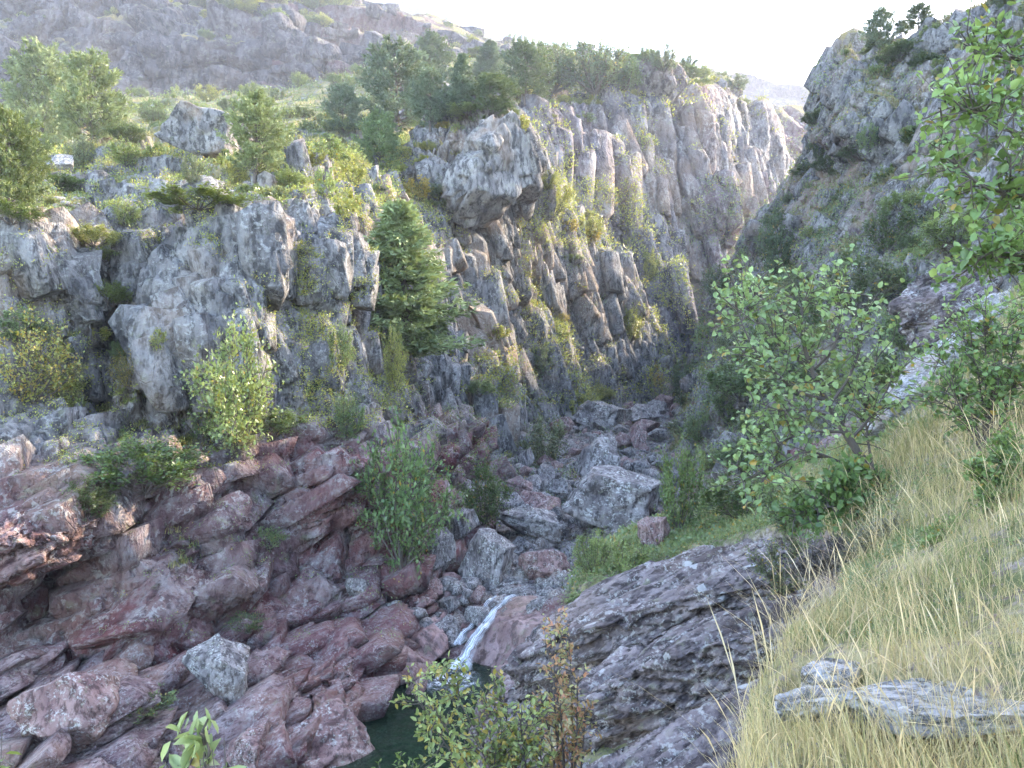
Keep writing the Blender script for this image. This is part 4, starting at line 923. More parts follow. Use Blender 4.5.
BOUL = [
 (7, 'rock_b', 478, 214, 100, 96, 'great angular block overhanging the middle buttress under the pines', 0.08),
 # mesh, mat, cx, bottom, w, h, label
 (0, 'boulder', 205, 700, 74, 62, 'grey lichened boulder leaning on the red ledge', 0.15),
 (1, 'boulder_pink', 64, 760, 104, 84, 'large rounded red boulder near the lower left corner', -0.2),
 (2, 'boulder_pink', 312, 790, 112, 76, 'large pinkish boulder left of the pool', 0.1),
 (3, 'boulder_pink', 412, 722, 36, 40, 'pink rock standing in the pool', 0.3),
 (4, 'boulder', 485, 592, 58, 60, 'biggest dark boulder above the waterfall', 0.2),
 (5, 'boulder', 441, 572, 38, 42, 'dark boulder at the left end of the pile', -0.2),
 (6, 'boulder', 462, 540, 40, 30, 'grey boulder on top of the pile at its left', 0.1),
 (1, 'boulder_pink', 542, 586, 52, 36, 'orange brown rounded boulder beside the waterfall top', 0.1),
 (2, 'boulder', 518, 560, 30, 22, 'flat grey block behind the biggest dark boulder', 0.0),
 (0, 'boulder', 526, 540, 70, 34, 'long grey boulder behind the pile', 0.1),
 (3, 'boulder', 605, 492, 74, 56, 'tall pale grey boulder in the middle of the bed', 0.1),
 (4, 'boulder', 618, 528, 112, 58, 'broad boulder crusted with white lichen', 0.05),
 (5, 'boulder', 545, 488, 26, 24, 'small pale grey boulder at the back of the pile', 0.2),
 (6, 'boulder', 528, 474, 20, 26, 'upright pale block beside the talus foot', 0.5),
 (0, 'boulder_pink', 515, 500, 34, 24, 'reddish boulder at the left of the upper bed', 0.2),
 (1, 'boulder', 555, 502, 32, 24, 'rounded grey boulder beside the slanting red block', 0.1),
 (2, 'boulder_pink', 532, 518, 54, 26, 'slanting red block in the upper bed', -0.5),
 (3, 'boulder_pink', 640, 450, 30, 28, 'reddish boulder behind the tall pale one', 0.2),
 (4, 'boulder', 600, 430, 60, 30, 'broad dark boulder under the central cliff', 0.1),
 (5, 'boulder', 645, 425, 44, 22, 'flat dark boulder at the head of the bed', 0.1),
 (6, 'boulder_pink', 655, 548, 38, 30, 'pinkish boulder near the slender pale shrub', 0.1),
 (0, 'boulder', 638, 478, 24, 20, 'grey block right of the tall pale boulder', 0.3),
 (1, 'boulder', 352, 598, 26, 20, 'small rock on the pink ledge', 0.3),
 (2, 'boulder', 440, 652, 40, 34, 'dark rock beside the foot of the waterfall', 0.2),
 (5, 'boulder_pink', 424, 606, 44, 26, 'reddish rock on the bank left of the waterfall', 0.1),
 (6, 'boulder', 449, 616, 26, 18, 'small grey rock next to the top of the waterfall', 0.2),
 (3, 'boulder_pink', 250, 766, 60, 34, 'low reddish rock left of the large pinkish boulder', 0.0),
 (4, 'rock_b', 203, 152, 92, 54, 'flat topped rock on the upper left ledge', 0.0),
 (5, 'stone', 58, 170, 28, 20, 'small pale rock in front of the ledge pines', 0.0),
]
M['rock_b'] = rock_material('ledge_rock', fs=5.0, use_attr=False, lichen=0.25, light=(0.28, 0.265, 0.25), ochre=0.8)
for (mi, mt, cx, by, w_, h_, lab, rt) in BOUL:
    p = hit(cx, min(by, 767))
    if p is None: print('no hit', lab); continue
    d = p[1]
    if by > 767: d = d * (767 - 384) / (by - 384) * 1.02; p = at(cx, by, d)
    s = np.array([w_, w_ * 0.8, h_ * 1.12]) * d / F
    if mi == 7: p = at(cx, by, 47.0); s[1] *= 1.1
    rockobj(RM[mi], M[mt], p + np.array([0, s[1] * 0.3, -s[2] * 0.10]), s, (0, rt, 0.3 * mi), 'boulder', lab, 'boulder')
n = 0
cand = []
for k in range(2600):
    y = 19.0 + 66 * RNG.random() ** 1.25
    x0 = np.interp(y, BEDY, BEDX); wl = np.interp(y, [17, 20, 30, 60, 90], [1.5, 2.4, 5.0, 7, 8])
    x = x0 + wl * (RNG.random() * 2 - 1) - (0.8 if y < 32 else 0)
    s = (0.35 + 0.9 * RNG.random() ** 2.2) * np.interp(y, [19, 40, 85], [0.8, 1.15, 1.9])
    if y < 22 and x > 0.3: continue
    if any((x - a) ** 2 + (y - b) ** 2 < (0.42 * (s + c)) ** 2 for a, b, c in cand): continue
    cand.append((x, y, s))
    if len(cand) >= 270: break
for (x, y, s) in cand:
    z = bed_z(np.array([x]), np.array([y]))[0]
    far = y > 40
    up = RNG.random() < 0.25
    rockobj((RM if s > 1.3 else RS)[int(RNG.integers(7))], M['boulder' if RNG.random() < 0.66 else 'boulder_pink'], (x, y, z - 0.1 * s + (0.25 * s if up else 0)), (s, s * (0.6 + .5 * RNG.random()), s * (0.55 + .35 * RNG.random())),
            (rn(1)[0] * 0.25, rn(1)[0] * 0.25, RNG.random() * 6.28), 'boulder',
            'small boulder in the far part of the stream bed' if far else 'small boulder of the pile filling the near stream bed', 'boulder',
            'boulders of the far stream bed' if far else 'boulders of the near stream bed')
# scree and rubble: beyond counting
def rubble(name, pts, smin, smax, mat, label=None):
    base = []
    for m_ in RS[:4]:
        co_ = np.zeros(len(m_.vertices) * 3); m_.vertices.foreach_get('co', co_); co_ = co_.reshape(-1, 3)
        fi = np.zeros(len(m_.polygons) * 3, np.int32); m_.polygons.foreach_get('vertices', fi); base.append((co_, fi.reshape(-1, 3)))
    bm = bmesh.new(); bmesh.ops.create_icosphere(bm, subdivisions=1, radius=0.6); bv = np.array([x.co[:] for x in bm.verts]); bf = np.array([[q.index for q in x.verts] for x in bm.faces]); bm.free()
    n = len(pts); sz = (smin + (smax - smin) * rnd(n) ** 2)
    jit = bv[None] * (1 + 0.35 * (rnd(n, len(bv), 1) - .5)); sc = (0.7 + 0.6 * rnd(n, 1, 3)) * np.array([1, 1, 0.7])
    ang = rnd(n) * 6.28; c, s = np.cos(ang)[:, None], np.sin(ang)[:, None]
    v = jit * sc * sz[:, None, None]; x = v[..., 0] * c - v[..., 1] * s; y = v[..., 0] * s + v[..., 1] * c
    v = np.stack([x, y, v[..., 2]], -1) + pts[:, None]
    f = bf[None] + (np.arange(n) * len(bv))[:, None, None]
    tag(link(name, mesh_np(name, v.reshape(-1, 3), f.reshape(-1, 3)), mat), kind='stuff')
V, N_, cm = GRIDS['left_cliff']
pxx = 512 + F * V[:, 0] / V[:, 1]; pyy = 384 - F * V[:, 2] / V[:, 1]
okm = np.nonzero((pxx > -40) & (pxx < 270) & (pyy > 165) & (pyy < 246) & (N_[:, 2] > 0.6) & (fbm(V * 0.3, 6, 3) > -0.1))[0]
if len(okm): rubble('scree', V[RNG.choice(okm, 3000)] + np.array([0, 0, 0.0]), 0.08, 0.34, M['stone'])
V, N_, cm = GRIDS['stream_bed']
okm = np.nonzero((V[:, 1] > 18.6) & (V[:, 1] < 80) & (np.abs(V[:, 0] - np.interp(V[:, 1], BEDY, BEDX)) < np.interp(V[:, 1], [18, 30, 80], [2.6, 5, 9])))[0]
rubble('rubble', V[RNG.choice(okm, 9500)], 0.12, 0.55, M['boulder'])
print('boulders', round(time.time() - T0, 1))

# ------------------------------------------------------------------ bedrock slabs
def slab(rows, nv, nu, mat, layers, label, small=0.02, warp=0.08, name='rock_slab', group=None, cols_w=None, dz=0.0):
    W = np.array([[at(*p) for p in r] for r in rows])                  # rows go round the section, closed
    W[..., 2] += dz
    nr, nc = W.shape[:2]
    cen = W.mean(0)
    e0 = cen[0] + (cen[0] - cen[1]) * 0.12; e1 = cen[-1] + (cen[-1] - cen[-2]) * 0.12
    W = np.concatenate([np.repeat(e0[None, None], nr, 0) + (W[:, :1] - e0) * .02, e0 + (W[:, :1] - cen[0]) * 0.75, W, e1 + (W[:, -1:] - cen[-1]) * 0.75, np.repeat(e1[None, None], nr, 0)], 1)
    Wc = np.concatenate([W, W[:1]])
    tv = params(Wc, nv + 1); tu = params(Wc.transpose(1, 0, 2), nu)
    def lin(c, t):
        i = np.clip(np.floor(t).astype(int), 0, len(c) - 2); f = (t - i).reshape(-1, 1, 1); f = sstep(f, 0.0, 1.0) * 0.25 + f * 0.75
        return c[i] * (1 - f) + c[i + 1] * f
    P = lin(Wc, tv)
    P = cr(P.transpose(1, 0, 2), tu).transpose(1, 0, 2)
    n = vnormals(P); out = P - P.mean(0, keepdims=True)
    if (n * out).sum() < 0: n = -n; P = P[:, ::-1]; n = n[:, ::-1]
    V = P.reshape(-1, 3); N = n.reshape(-1, 3)
    d = warp * fbm(V * 0.9, 7, 3) + small * fbm(V * 6, 9, 4)
    for (sc, amp, rot, s, crack) in layers: d += amp * facet(V, sc, rot, s, crack=crack, tilt=0.8)
    V = (V + N * d[:, None]).reshape(nv + 1, nu, 3); V[-1] = V[0]
    idx = np.arange((nv + 1) * nu).reshape(nv + 1, nu)
    f = np.stack([idx[:-1, :-1], idx[:-1, 1:], idx[1:, 1:], idx[1:, :-1]], -1).reshape(-1, 4)
    o = link(name, mesh_np(name, V.reshape(-1, 3), f), mat); tag(o, label, 'rock slab', group); return o
SB = rotm(0, -22, 12)
L1 = [((3.0, 0.9, 0.30), 0.16, SB, 301, 0.4), ((1.1, 0.35, 0.10), 0.06, SB, 302, 0.5), ((0.3, 0.2, 0.06), 0.018, SB, 303, 0.3)]
L1 = [((6.0, 1.0, 0.30), 0.14, SB, 301, 0.8), ((3.6, 0.5, 0.13), 0.13, SB, 302, 0.8), ((1.6, 0.2, 0.05), 0.04, SB, 303, 0.5)]
slab([[(525, 632, 13.8), (585, 590, 13.8), (680, 556, 13.6), (760, 538, 13.0), (840, 508, 12.4), (900, 495, 12)],
      [(518, 660, 12.2), (575, 628, 11.8), (670, 600, 11.4), (770, 572, 10.9), (850, 545, 10.6), (910, 530, 10.4)],
      [(512, 790, 12.3), (570, 770, 11.9), (680, 710, 11.5), (770, 680, 11), (850, 650, 10.7), (910, 620, 10.5)],
      [(525, 800, 15), (585, 780, 15), (680, 700, 14.6), (760, 650, 14), (840, 620, 13.4), (900, 600, 13)]], 240, 400, M['slab'], L1, 'long ribbed dark slab, the upper one of the right bank', warp=0.05)
slab([[(600, 664, 10.9), (690, 616, 10.5), (780, 590, 10.0), (880, 572, 9.6), (930, 565, 9.4)],
      [(592, 684, 9.4), (680, 654, 8.7), (765, 630, 8.2), (865, 606, 7.9), (915, 600, 7.8)],
      [(548, 800, 9.5), (640, 790, 8.8), (740, 780, 8.3), (865, 720, 8.0), (915, 700, 7.9)],
      [(590, 810, 11), (690, 780, 10.6), (780, 760, 10.1), (885, 720, 9.7), (930, 700, 9.5)]], 240, 400, M['slab'], L1, 'slab with a tall dark face dotted with round lichens', warp=0.05)
slab([[(560, 772, 7.2), (640, 738, 7.0), (715, 706, 6.8), (770, 690, 6.7)],
      [(535, 840, 5.8), (620, 815, 5.2), (690, 778, 4.9), (750, 750, 4.8)],
      [(535, 1000, 5.8), (620, 960, 5.2), (690, 920, 4.9), (750, 880, 4.8)],
      [(560, 900, 7.2), (640, 880, 7.0), (715, 860, 6.8), (770, 840, 6.7)]], 160, 240, M['slab'], L1, 'low grey slab at the bottom edge beside the dry grass')
L2 = [((2.2, 1.4, 1.0), 0.22, None, 311, 0.15), ((0.8, 0.6, 0.4), 0.06, None, 312, 0.2)]
M['wet'] = rock_material('smooth_pink_rock', fs=1.4, base=(0.19, 0.115, 0.11), light=(0.34, 0.235, 0.225), lichen=0.15, use_attr=False, lean=40, ochre=0.5, rough=0.55, bump=0.25)
slab([[(478, 606, 20.6), (525, 597, 20.2), (575, 596, 19.2), (640, 596, 18)],
      [(452, 632, 18.8), (505, 622, 18.3), (560, 628, 17.2), (620, 640, 16.2)],
      [(440, 720, 17.6), (480, 722, 17.0), (530, 740, 16), (590, 750, 15)],
      [(470, 700, 20.6), (525, 700, 20.2), (575, 700, 19.2), (640, 700, 18)]], 150, 200, M['wet'], L2, 'smooth pink rock hump that the waterfall slides over')
slab([[(250, 668, 18), (320, 636, 19), (390, 612, 20), (446, 584, 21)],
      [(262, 705, 15.6), (345, 676, 16.2), (418, 640, 17.8), (450, 604, 19.8)],
      [(262, 760, 14.9), (350, 722, 15.6), (424, 672, 17.2), (458, 636, 19)],
      [(250, 760, 18), (320, 720, 19), (390, 690, 20), (446, 650, 21)]], 130, 220, M['wet'], [((2.4, 1.2, 0.5), 0.3, BED, 321, 0.3), ((0.8, 0.5, 0.2), 0.10, BED, 322, 0.4)], 'pink ledge sloping down to the left side of the pool')
M['redslab'] = rock_material('red_bedded_rock', fs=1.6, base=(0.12, 0.055, 0.053), light=(0.27, 0.185, 0.175), lichen=0.5, use_attr=False, lean=0, ochre=0.2, bump=0.8, bed=(0, -24, 10))
RB = rotm(0, -24, 10)
L5 = [((2.6, 1.0, 0.40), 0.26, RB, 361, 0.5), ((0.9, 0.45, 0.16), 0.11, RB, 362, 0.6), ((0.35, 0.25, 0.08), 0.03, RB, 363, 0.4)]
slab([[(70, 745, 15.6), (160, 712, 16), (260, 680, 16.6), (345, 655, 17.2)],
      [(60, 768, 13.8), (160, 738, 14.2), (260, 712, 14.6), (345, 690, 15.2)],
      [(60, 850, 13.4), (160, 800, 13.8), (260, 770, 14.2), (345, 730, 14.8)],
      [(70, 830, 16), (160, 800, 16.4), (260, 770, 17), (345, 740, 17.4)]], 130, 240, M['redslab'], L5, 'dark layered red ledge low between the two big red boulders', dz=0.3)
slab([[(215, 672, 17.6), (290, 640, 18.2), (360, 618, 19.2), (425, 592, 20.6)],
      [(212, 694, 16.4), (290, 664, 17.0), (360, 640, 17.8), (430, 608, 19.4)],
      [(215, 740, 16.0), (290, 700, 16.8), (360, 670, 17.6), (430, 634, 19.2)],
      [(215, 740, 18), (290, 700, 19), (360, 680, 20), (425, 650, 21)]], 120, 240, M['redslab'], L5, 'upper red ledge running behind the pink one towards the waterfall', dz=0.2)
slab([[(-60, 505, 15.6), (0, 492, 15.8), (50, 482, 16.2), (96, 470, 17)],
      [(-60, 545, 13.6), (0, 540, 13.8), (50, 536, 14.4), (98, 520, 15.4)],
      [(-60, 600, 14.2), (0, 590, 14.4), (50, 566, 14.8), (96, 548, 15.8)],
      [(-60, 600, 17), (0, 590, 17), (50, 566, 17.2), (98, 548, 17.6)]], 130, 200, M['redslab'], L5, 'lichened ledge roofing the dark red hollow at the left edge')
slab([[(-80, 660, 16), (0, 645, 16.2), (60, 640, 16.6), (105, 640, 17)],
      [(-80, 700, 14.6), (0, 690, 14.8), (60, 684, 15.2), (105, 676, 15.8)],
      [(-80, 800, 14.2), (0, 790, 14.4), (60, 760, 14.8), (105, 730, 15.4)],
      [(-80, 760, 17), (0, 760, 17), (60, 740, 17.4), (105, 720, 17.6)]], 110, 160, M['redslab'], L5, 'red ledge forming the floor of the hollow at the left edge')
slab([[(885, 405, 12.6), (925, 350, 12.8), (965, 310, 13), (1010, 285, 13.2)],
      [(872, 425, 11.8), (915, 392, 11.6), (955, 345, 11.8), (1000, 310, 12)],
      [(885, 450, 11.6), (925, 425, 11.4), (970, 385, 11.6), (1020, 350, 11.8)],
      [(885, 450, 12.8), (925, 400, 13), (965, 360, 13.2), (1010, 330, 13.4)]], 110, 200, M['stone'], [((2.0, 0.7, 0.25), 0.12, rotm(0, -38, 0), 331, 0.4), ((0.7, 0.3, 0.1), 0.05, rotm(0, -38, 0), 332, 0.4)], 'pale slanting outcrop on the right slope')
slab([[(905, 290, 15.5), (935, 268, 15.5), (985, 262, 15.5)],
      [(900, 320, 14.6), (935, 318, 14.4), (985, 300, 14.4)],
      [(910, 350, 14.6), (940, 345, 14.4), (990, 340, 14.4)],
      [(905, 330, 16), (935, 330, 16), (985, 320, 16)]], 90, 120, M['slab'], [((0.9, 0.7, 0.5), 0.22, None, 341, 0.4), ((0.4, 0.3, 0.2), 0.08, None, 342, 0.4)], 'dark lichened crag above the pale slanting outcrop')
# pale stones in the grass
L3 = [((0.7, 0.4, 0.10), 0.035, rotm(0, -4, 0), 351, 0.5), ((0.22, 0.14, 0.05), 0.014, rotm(0, -4, 0), 352, 0.5)]
def stone(rows, label, nv=90, nu=160, dz=0.02): return slab(rows, nv, nu, M['stone'], L3, label, dz=dz, small=0.006, warp=0.03, name='pale_stone')
stone([[(845, 694, 3.75), (910, 684, 3.8), (975, 688, 3.85), (1045, 702, 3.9)], [(848, 706, 3.4), (905, 722, 3.2), (960, 728, 3.15), (1045, 722, 3.2)], [(862, 728, 3.4), (900, 752, 3.2), (950, 756, 3.15), (1045, 742, 3.2)], [(845, 730, 3.75), (910, 730, 3.8), (975, 730, 3.85), (1045, 740, 3.9)]],
      'widest pale lichened stone in the grass at the lower right', dz=0.05)
stone([[(782, 702, 3.75), (815, 692, 3.8), (846, 692, 3.8)], [(776, 706, 3.5), (812, 706, 3.45), (846, 706, 3.45)], [(784, 722, 3.5), (812, 722, 3.45), (840, 720, 3.45)], [(782, 722, 3.75), (815, 722, 3.8), (846, 722, 3.8)]], 'small flat pale stone left of the widest one', 60, 90)
stone([[(806, 666, 4.3), (826, 658, 4.35), (856, 664, 4.35)], [(800, 676, 4.05), (826, 672, 4.0), (858, 674, 4.0)], [(803, 692, 4.05), (826, 694, 4.0), (850, 690, 4.0)], [(806, 690, 4.3), (826, 690, 4.35), (856, 690, 4.35)]], 'rounded pale stone behind the flat ones in the grass', 60, 90)
print('slabs', round(time.time() - T0, 1))

# ------------------------------------------------------------------ water
m, nt, N, L = new_mat('pool_water'); b = NB(nt)
tc = b.n('ShaderNodeTexCoord').outputs['Object']
bs = N.new('ShaderNodeBsdfPrincipled'); bs.inputs['Base Color'].default_value = (0.045, 0.10, 0.06, 1); bs.inputs['Roughness'].default_value = 0.03; bs.inputs['Transmission Weight'].default_value = 0.8; bs.inputs['IOR'].default_value = 1.33
bp = b.n('ShaderNodeBump'); bp.inputs['Strength'].default_value = 0.6; bp.inputs['Distance'].default_value = 0.06
L.new(b.noise(tc, 3.0, 3), bp.inputs['Height']); L.new(bp.outputs[0], bs.inputs['Normal'])
L.new(bs.outputs[0], N.new('ShaderNodeOutputMaterial').inputs['Surface']); M['water'] = m
xs, ys = np.meshgrid(np.linspace(-5.5, 0.6, 40), np.linspace(7, 18.6, 60)); zz = np.full_like(xs, -6.52)
idx = np.arange(2400).reshape(60, 40); f = np.stack([idx[:-1, :-1], idx[:-1, 1:], idx[1:, 1:], idx[1:, :-1]], -1).reshape(-1, 4)
tag(link('pool_water', mesh_np('pool_water', np.stack([xs, ys, zz], -1).reshape(-1, 3), f, smooth=True), M['water']), kind='structure')
m, nt, N, L = new_mat('falling_water'); b = NB(nt)
ca = b.n('ShaderNodeAttribute', attribute_name='Col')
st = b.noise(b.mapping(ca.outputs['Vector'], (7, 5, 1)), 1.0, 4, 0.7, 0.3)
sp_ = b.n('ShaderNodeSeparateXYZ'); L.new(ca.outputs['Vector'], sp_.inputs[0])
c = b.mix(b.ramp(st, 0.35, 0.65), (0.32, 0.38, 0.42), (0.68, 0.73, 0.78))
bs = N.new('ShaderNodeBsdfPrincipled'); L.new(c, bs.inputs['Base Color']); bs.inputs['Roughness'].default_value = 0.3
edge = b.ramp(b.math('ABSOLUTE', b.math('SUBTRACT', sp_.outputs[0], 0.5)), 0.5, 0.22, 0, 1)
al = b.math('MULTIPLY', edge, b.ramp(st, 0.40, 0.56, 0.08, 1.0)); L.new(al, bs.inputs['Alpha'])
L.new(bs.outputs[0], N.new('ShaderNodeOutputMaterial').inputs['Surface']); M['fall'] = m
def fall(pts, widths, lab):
    n = 80; C = cr(np.array([at(*p) for p in pts]), np.linspace(0, len(pts) - 1, n)); wd = np.interp(np.linspace(0, 1, n), np.linspace(0, 1, len(widths)), widths)
    a = np.linspace(-1, 1, 17); side = np.array([0.93, -0.25, 0.25])
    P = C[:, None] + side * (a[None, :, None] * wd[:, None, None] * 0.5) + np.array([-0.3, -0.8, 0.5]) * (0.12 * (1 - a[None, :, None] ** 2))
    V = P.reshape(-1, 3); V = V + 0.10 * np.stack([fbm(V * np.array([3, 3, 3]) + k * 9, 400 + k, 4) for k in range(3)], 1)
    i = np.arange(n * 17).reshape(n, 17)
    f = np.stack([i[:-1, :-1], i[:-1, 1:], i[1:, 1:], i[1:, :-1]], -1).reshape(-1, 4)
    uv = np.stack([np.repeat((a * .5 + .5)[None], n, 0), np.repeat(np.linspace(0, 1, n)[:, None], 17, 1), np.zeros((n, 17))], -1).reshape(-1, 3)
    B = V + np.array([0.02, 0.08, -0.05]); 
    tag(link('waterfall', mesh_np('waterfall', np.concatenate([V, B]), np.concatenate([f, f[:, ::-1] + len(V)]), np.concatenate([uv, uv]), smooth=True), M['fall']), lab, 'waterfall', kind='structure')
fall([(516, 595, 19.6), (506, 601, 19.1), (494, 612, 18.7), (484, 627, 18.3), (472, 645, 17.9), (464, 658, 17.6), (457, 670, 17.3)], [0.20, 0.28, 0.24, 0.32, 0.36, 0.45, 0.7], 'main white chute of the small waterfall')
fall([(497, 596, 20.2), (486, 606, 19.6), (474, 622, 19.1), (464, 634, 18.7), (456, 644, 18.4)], [0.10, 0.14, 0.14, 0.22, 0.32], 'thinner left chute of the small waterfall')
gxx, gyy = np.meshgrid(np.linspace(-1, 1, 30), np.linspace(-1, 1, 30)); fx, fy = -1.35 + gxx * 0.75, 16.9 + gyy * 0.8
fz = -6.49 + 0.05 * fbm(np.stack([fx.ravel() * 5, fy.ravel() * 5, fx.ravel() * 0], 1), 71, 3).reshape(30, 30) - 0.1 * np.clip(np.sqrt(gxx ** 2 + gyy ** 2) - .7, 0, 1)
ii = np.arange(900).reshape(30, 30); rr = np.sqrt(gxx ** 2 + gyy ** 2)
mm, nt, N, L = new_mat('foam'); b = NB(nt)
bs = N.new('ShaderNodeBsdfPrincipled'); bs.inputs['Base Color'].default_value = (0.75, 0.79, 0.82, 1); bs.inputs['Roughness'].default_value = 0.4
ca = b.n('ShaderNodeAttribute', attribute_name='Col'); sp_ = b.n('ShaderNodeSeparateColor'); L.new(ca.outputs['Color'], sp_.inputs[0])
L.new(b.math('MULTIPLY', sp_.outputs[0], b.ramp(b.noise(b.n('ShaderNodeTexCoord').outputs['Object'], 5, 4, 0.7), 0.42, 0.6)), bs.inputs['Alpha']); L.new(bs.outputs[0], N.new('ShaderNodeOutputMaterial').inputs['Surface'])
fo = link('foam', mesh_np('foam', np.stack([fx, fy, fz], -1).reshape(-1, 3), np.stack([ii[:-1, :-1], ii[:-1, 1:], ii[1:, 1:], ii[1:, :-1]], -1).reshape(-1, 4), np.repeat(np.clip(1.3 - 1.3 * rr, 0, 1).reshape(-1, 1), 3, 1), smooth=True), mm); tag(fo, kind='stuff')

# ------------------------------------------------------------------ hand-laid plants near the viewpoint
def hero(name, label, cat, limbs, color, ntw, tl, ls, per, aut=0.0, autc=None, parts=('trunk', 'crown'), up=0.3, wfac=0.75, start=0.25):
    w = Wood(); C = []; A = []
    LB = [(cr(np.array([at(*p) if len(p) == 3 and not isinstance(p, np.ndarray) else p for p in pts]), np.linspace(0, len(pts) - 1, 4 * len(pts))), r0, r1) for pts, r0, r1 in limbs]
    base = LB[0][0][0].copy()
    tot = np.array([np.linalg.norm(np.diff(p, axis=0), axis=1).sum() for p, _, _ in LB])
    for (p, r0, r1), ln in zip(LB, tot):
        w.tube(p - base, np.linspace(r0, r1, len(p)), 6)
    for k in range(ntw):
        j = int(RNG.choice(len(LB), p=tot / tot.sum())); p = LB[j][0]; u = (start + (1 - start) * RNG.random()) * (len(p) - 1); i = min(len(p) - 2, int(u)); q = p[i] + (p[i + 1] - p[i]) * (u - i)
        td = unit(p[i + 1] - p[i]); d = unit(td * 0.5 + rn(3) * 0.75 + np.array([0, 0, up])); l = tl * (0.5 + 0.8 * RNG.random())
        e = q + d * l; mid = (q + e) / 2 + rn(3) * l * 0.08
        w.tube(np.array([q, mid, e]) - base, [0.1 * ls, 0.07 * ls, 0.03 * ls], 4)
        t = (0.2 + 0.8 * RNG.random((per, 1)))
        c = q + (e - q) * t + rn(per, 3) * ls * 0.25
        C.append(c); A.append(unit(d * 0.5 + rn(per, 3) * 0.7))
    C = np.concatenate(C) - base; A = np.concatenate(A); n = len(C)
    Nn = unit(rn(n, 3) * 0.55 + np.array([0, -0.35, 1])); Ln = ls * (0.55 + 0.7 * RNG.random(n))
    au = (RNG.random(n) < aut) * (0.4 + 0.6 * RNG.random(n))
    e_ = bpy.data.objects.new(name, None); COL.objects.link(e_); e_.location = base; tag(e_, label, cat)
    link(parts[0], w.mesh(parts[0]), M['bark'], e_)
    link(parts[1], leaf_mesh(parts[1], C, A, Nn, Ln, Ln * wfac, clump_noise(C, 2.0), au, six=True), M['leaf'] if autc is None else autc, e_, color)
    return e_
M['leaf_red'] = leaf_material('turning_leaf', 0.3, autumn=(0.50, 0.20, 0.11))
M['leaf_gold'] = leaf_material('golden_leaf', 0.3, autumn=(0.48, 0.33, 0.06))
D = 9.2
hero('sapling', 'leafy sapling leaning left from the right bank, dark trunk showing', 'sapling', [
    ([(878, 478, D), (862, 458, D), (845, 432, D), (826, 400, D), (812, 370, D - .1), (803, 340, D - .2), (802, 312, D - .2), (808, 290, D - .2)], 0.055, 0.010),
    ([(826, 400, D), (800, 392, D - .2), (775, 372, D - .4), (752, 345, D - .5), (735, 305, D - .6)], 0.025, 0.006),
    ([(812, 370, D), (785, 350, D - .1), (760, 325, D - .2), (742, 300, D - .2)], 0.02, 0.005),
    ([(803, 340, D), (782, 318, D + .1), (762, 298, D + .2), (748, 288, D + .2)], 0.015, 0.005),
    ([(830, 405, D), (850, 375, D + .2), (862, 340, D + .3), (858, 305, D + .3)], 0.02, 0.005),
    ([(845, 432, D), (815, 432, D - .3), (785, 440, D - .5), (760, 455, D - .6)], 0.02, 0.005),
    ([(850, 440, D), (872, 415, D + .2), (888, 388, D + .3), (895, 370, D + .3)], 0.02, 0.005),
    ([(868, 476, D - .1), (840, 462, D - .3), (806, 452, D - .5), (770, 470, D - .7), (742, 480, D - .8)], 0.02, 0.005),
    ([(874, 474, D + .1), (868, 440, D + .3), (866, 400, D + .4), (880, 350, D + .5)], 0.02, 0.005),
    ([(812, 372, D), (832, 350, D - .3), (840, 320, D - .4), (836, 290, D - .4)], 0.015, 0.005),
    ([(838, 420, D), (810, 410, D - .4), (780, 410, D - .6), (752, 400, D - .7)], 0.015, 0.005)],
    (0.23, 0.33, 0.13), 350, 0.48, 0.080, 9, aut=0.05, up=0.1)
gx, gy = 3.75, 4.1
g0 = np.array([gx, gy, drop(gx, gy) - 0.05])
hero('overhanging_tree', 'leafy tree whose branches reach in from the right edge', 'tree', [
    ([g0, g0 + np.array([.05, 0, 0.6]), np.array([3.55, 4.15, 1.0]), np.array([3.4, 4.1, 2.0]), np.array([3.3, 4.1, 2.8])], 0.07, 0.03),
    ([(1150, 200, 4.1), (1090, 170, 4.0), (1030, 140, 3.9), (975, 112, 3.8), (938, 108, 3.8)], 0.02, 0.004),
    ([(1140, 120, 4.1), (1080, 90, 4.1), (1020, 60, 4.1), (975, 55, 4.1)], 0.018, 0.004),
    ([(1150, 260, 4.1), (1090, 230, 4.0), (1035, 200, 3.9), (990, 190, 3.8), (950, 160, 3.7)], 0.018, 0.004),
    ([(1150, 60, 4.1), (1090, 20, 4.2), (1030, -10, 4.3)], 0.018, 0.004),
    ([(1150, 300, 4.1), (1085, 290, 3.9), (1035, 262, 3.8), (1000, 250, 3.8), (975, 262, 3.7)], 0.018, 0.004),
    ([(1090, 170, 4.0), (1040, 110, 4.2), (1000, 90, 4.3), (960, 80, 4.4)], 0.012, 0.003)],
    (0.19, 0.29, 0.095), 430, 0.28, 0.052, 9, aut=0.04, up=0.0)
def near_shrub(bx, by, d, tips, label, color, ntw, tl, ls, per, aut=0, autc=None, wfac=0.7, name='bank_shrub', r=0.012):
    b0 = at(bx, by, d); z = drop(b0[0], b0[1], 3.0)
    if z is not None: b0[2] = z - 0.03
    limbs = []
    for (tx, ty, dd) in tips:
        e = at(tx, ty, d + dd); mid = (b0 * 0.5 + e * 0.5) + np.array([0.06 * (e - b0)[0], 0, 0.12 * abs((e - b0)[2])]) + rn(3) * 0.03
        limbs.append(([b0 + rn(3) * 0.02, mid, e], r, r * 0.3))
    return hero(name, label, 'shrub', limbs, color, ntw, tl, ls, per, aut, autc, ('stems', 'foliage'), wfac=wfac, up=0.2)
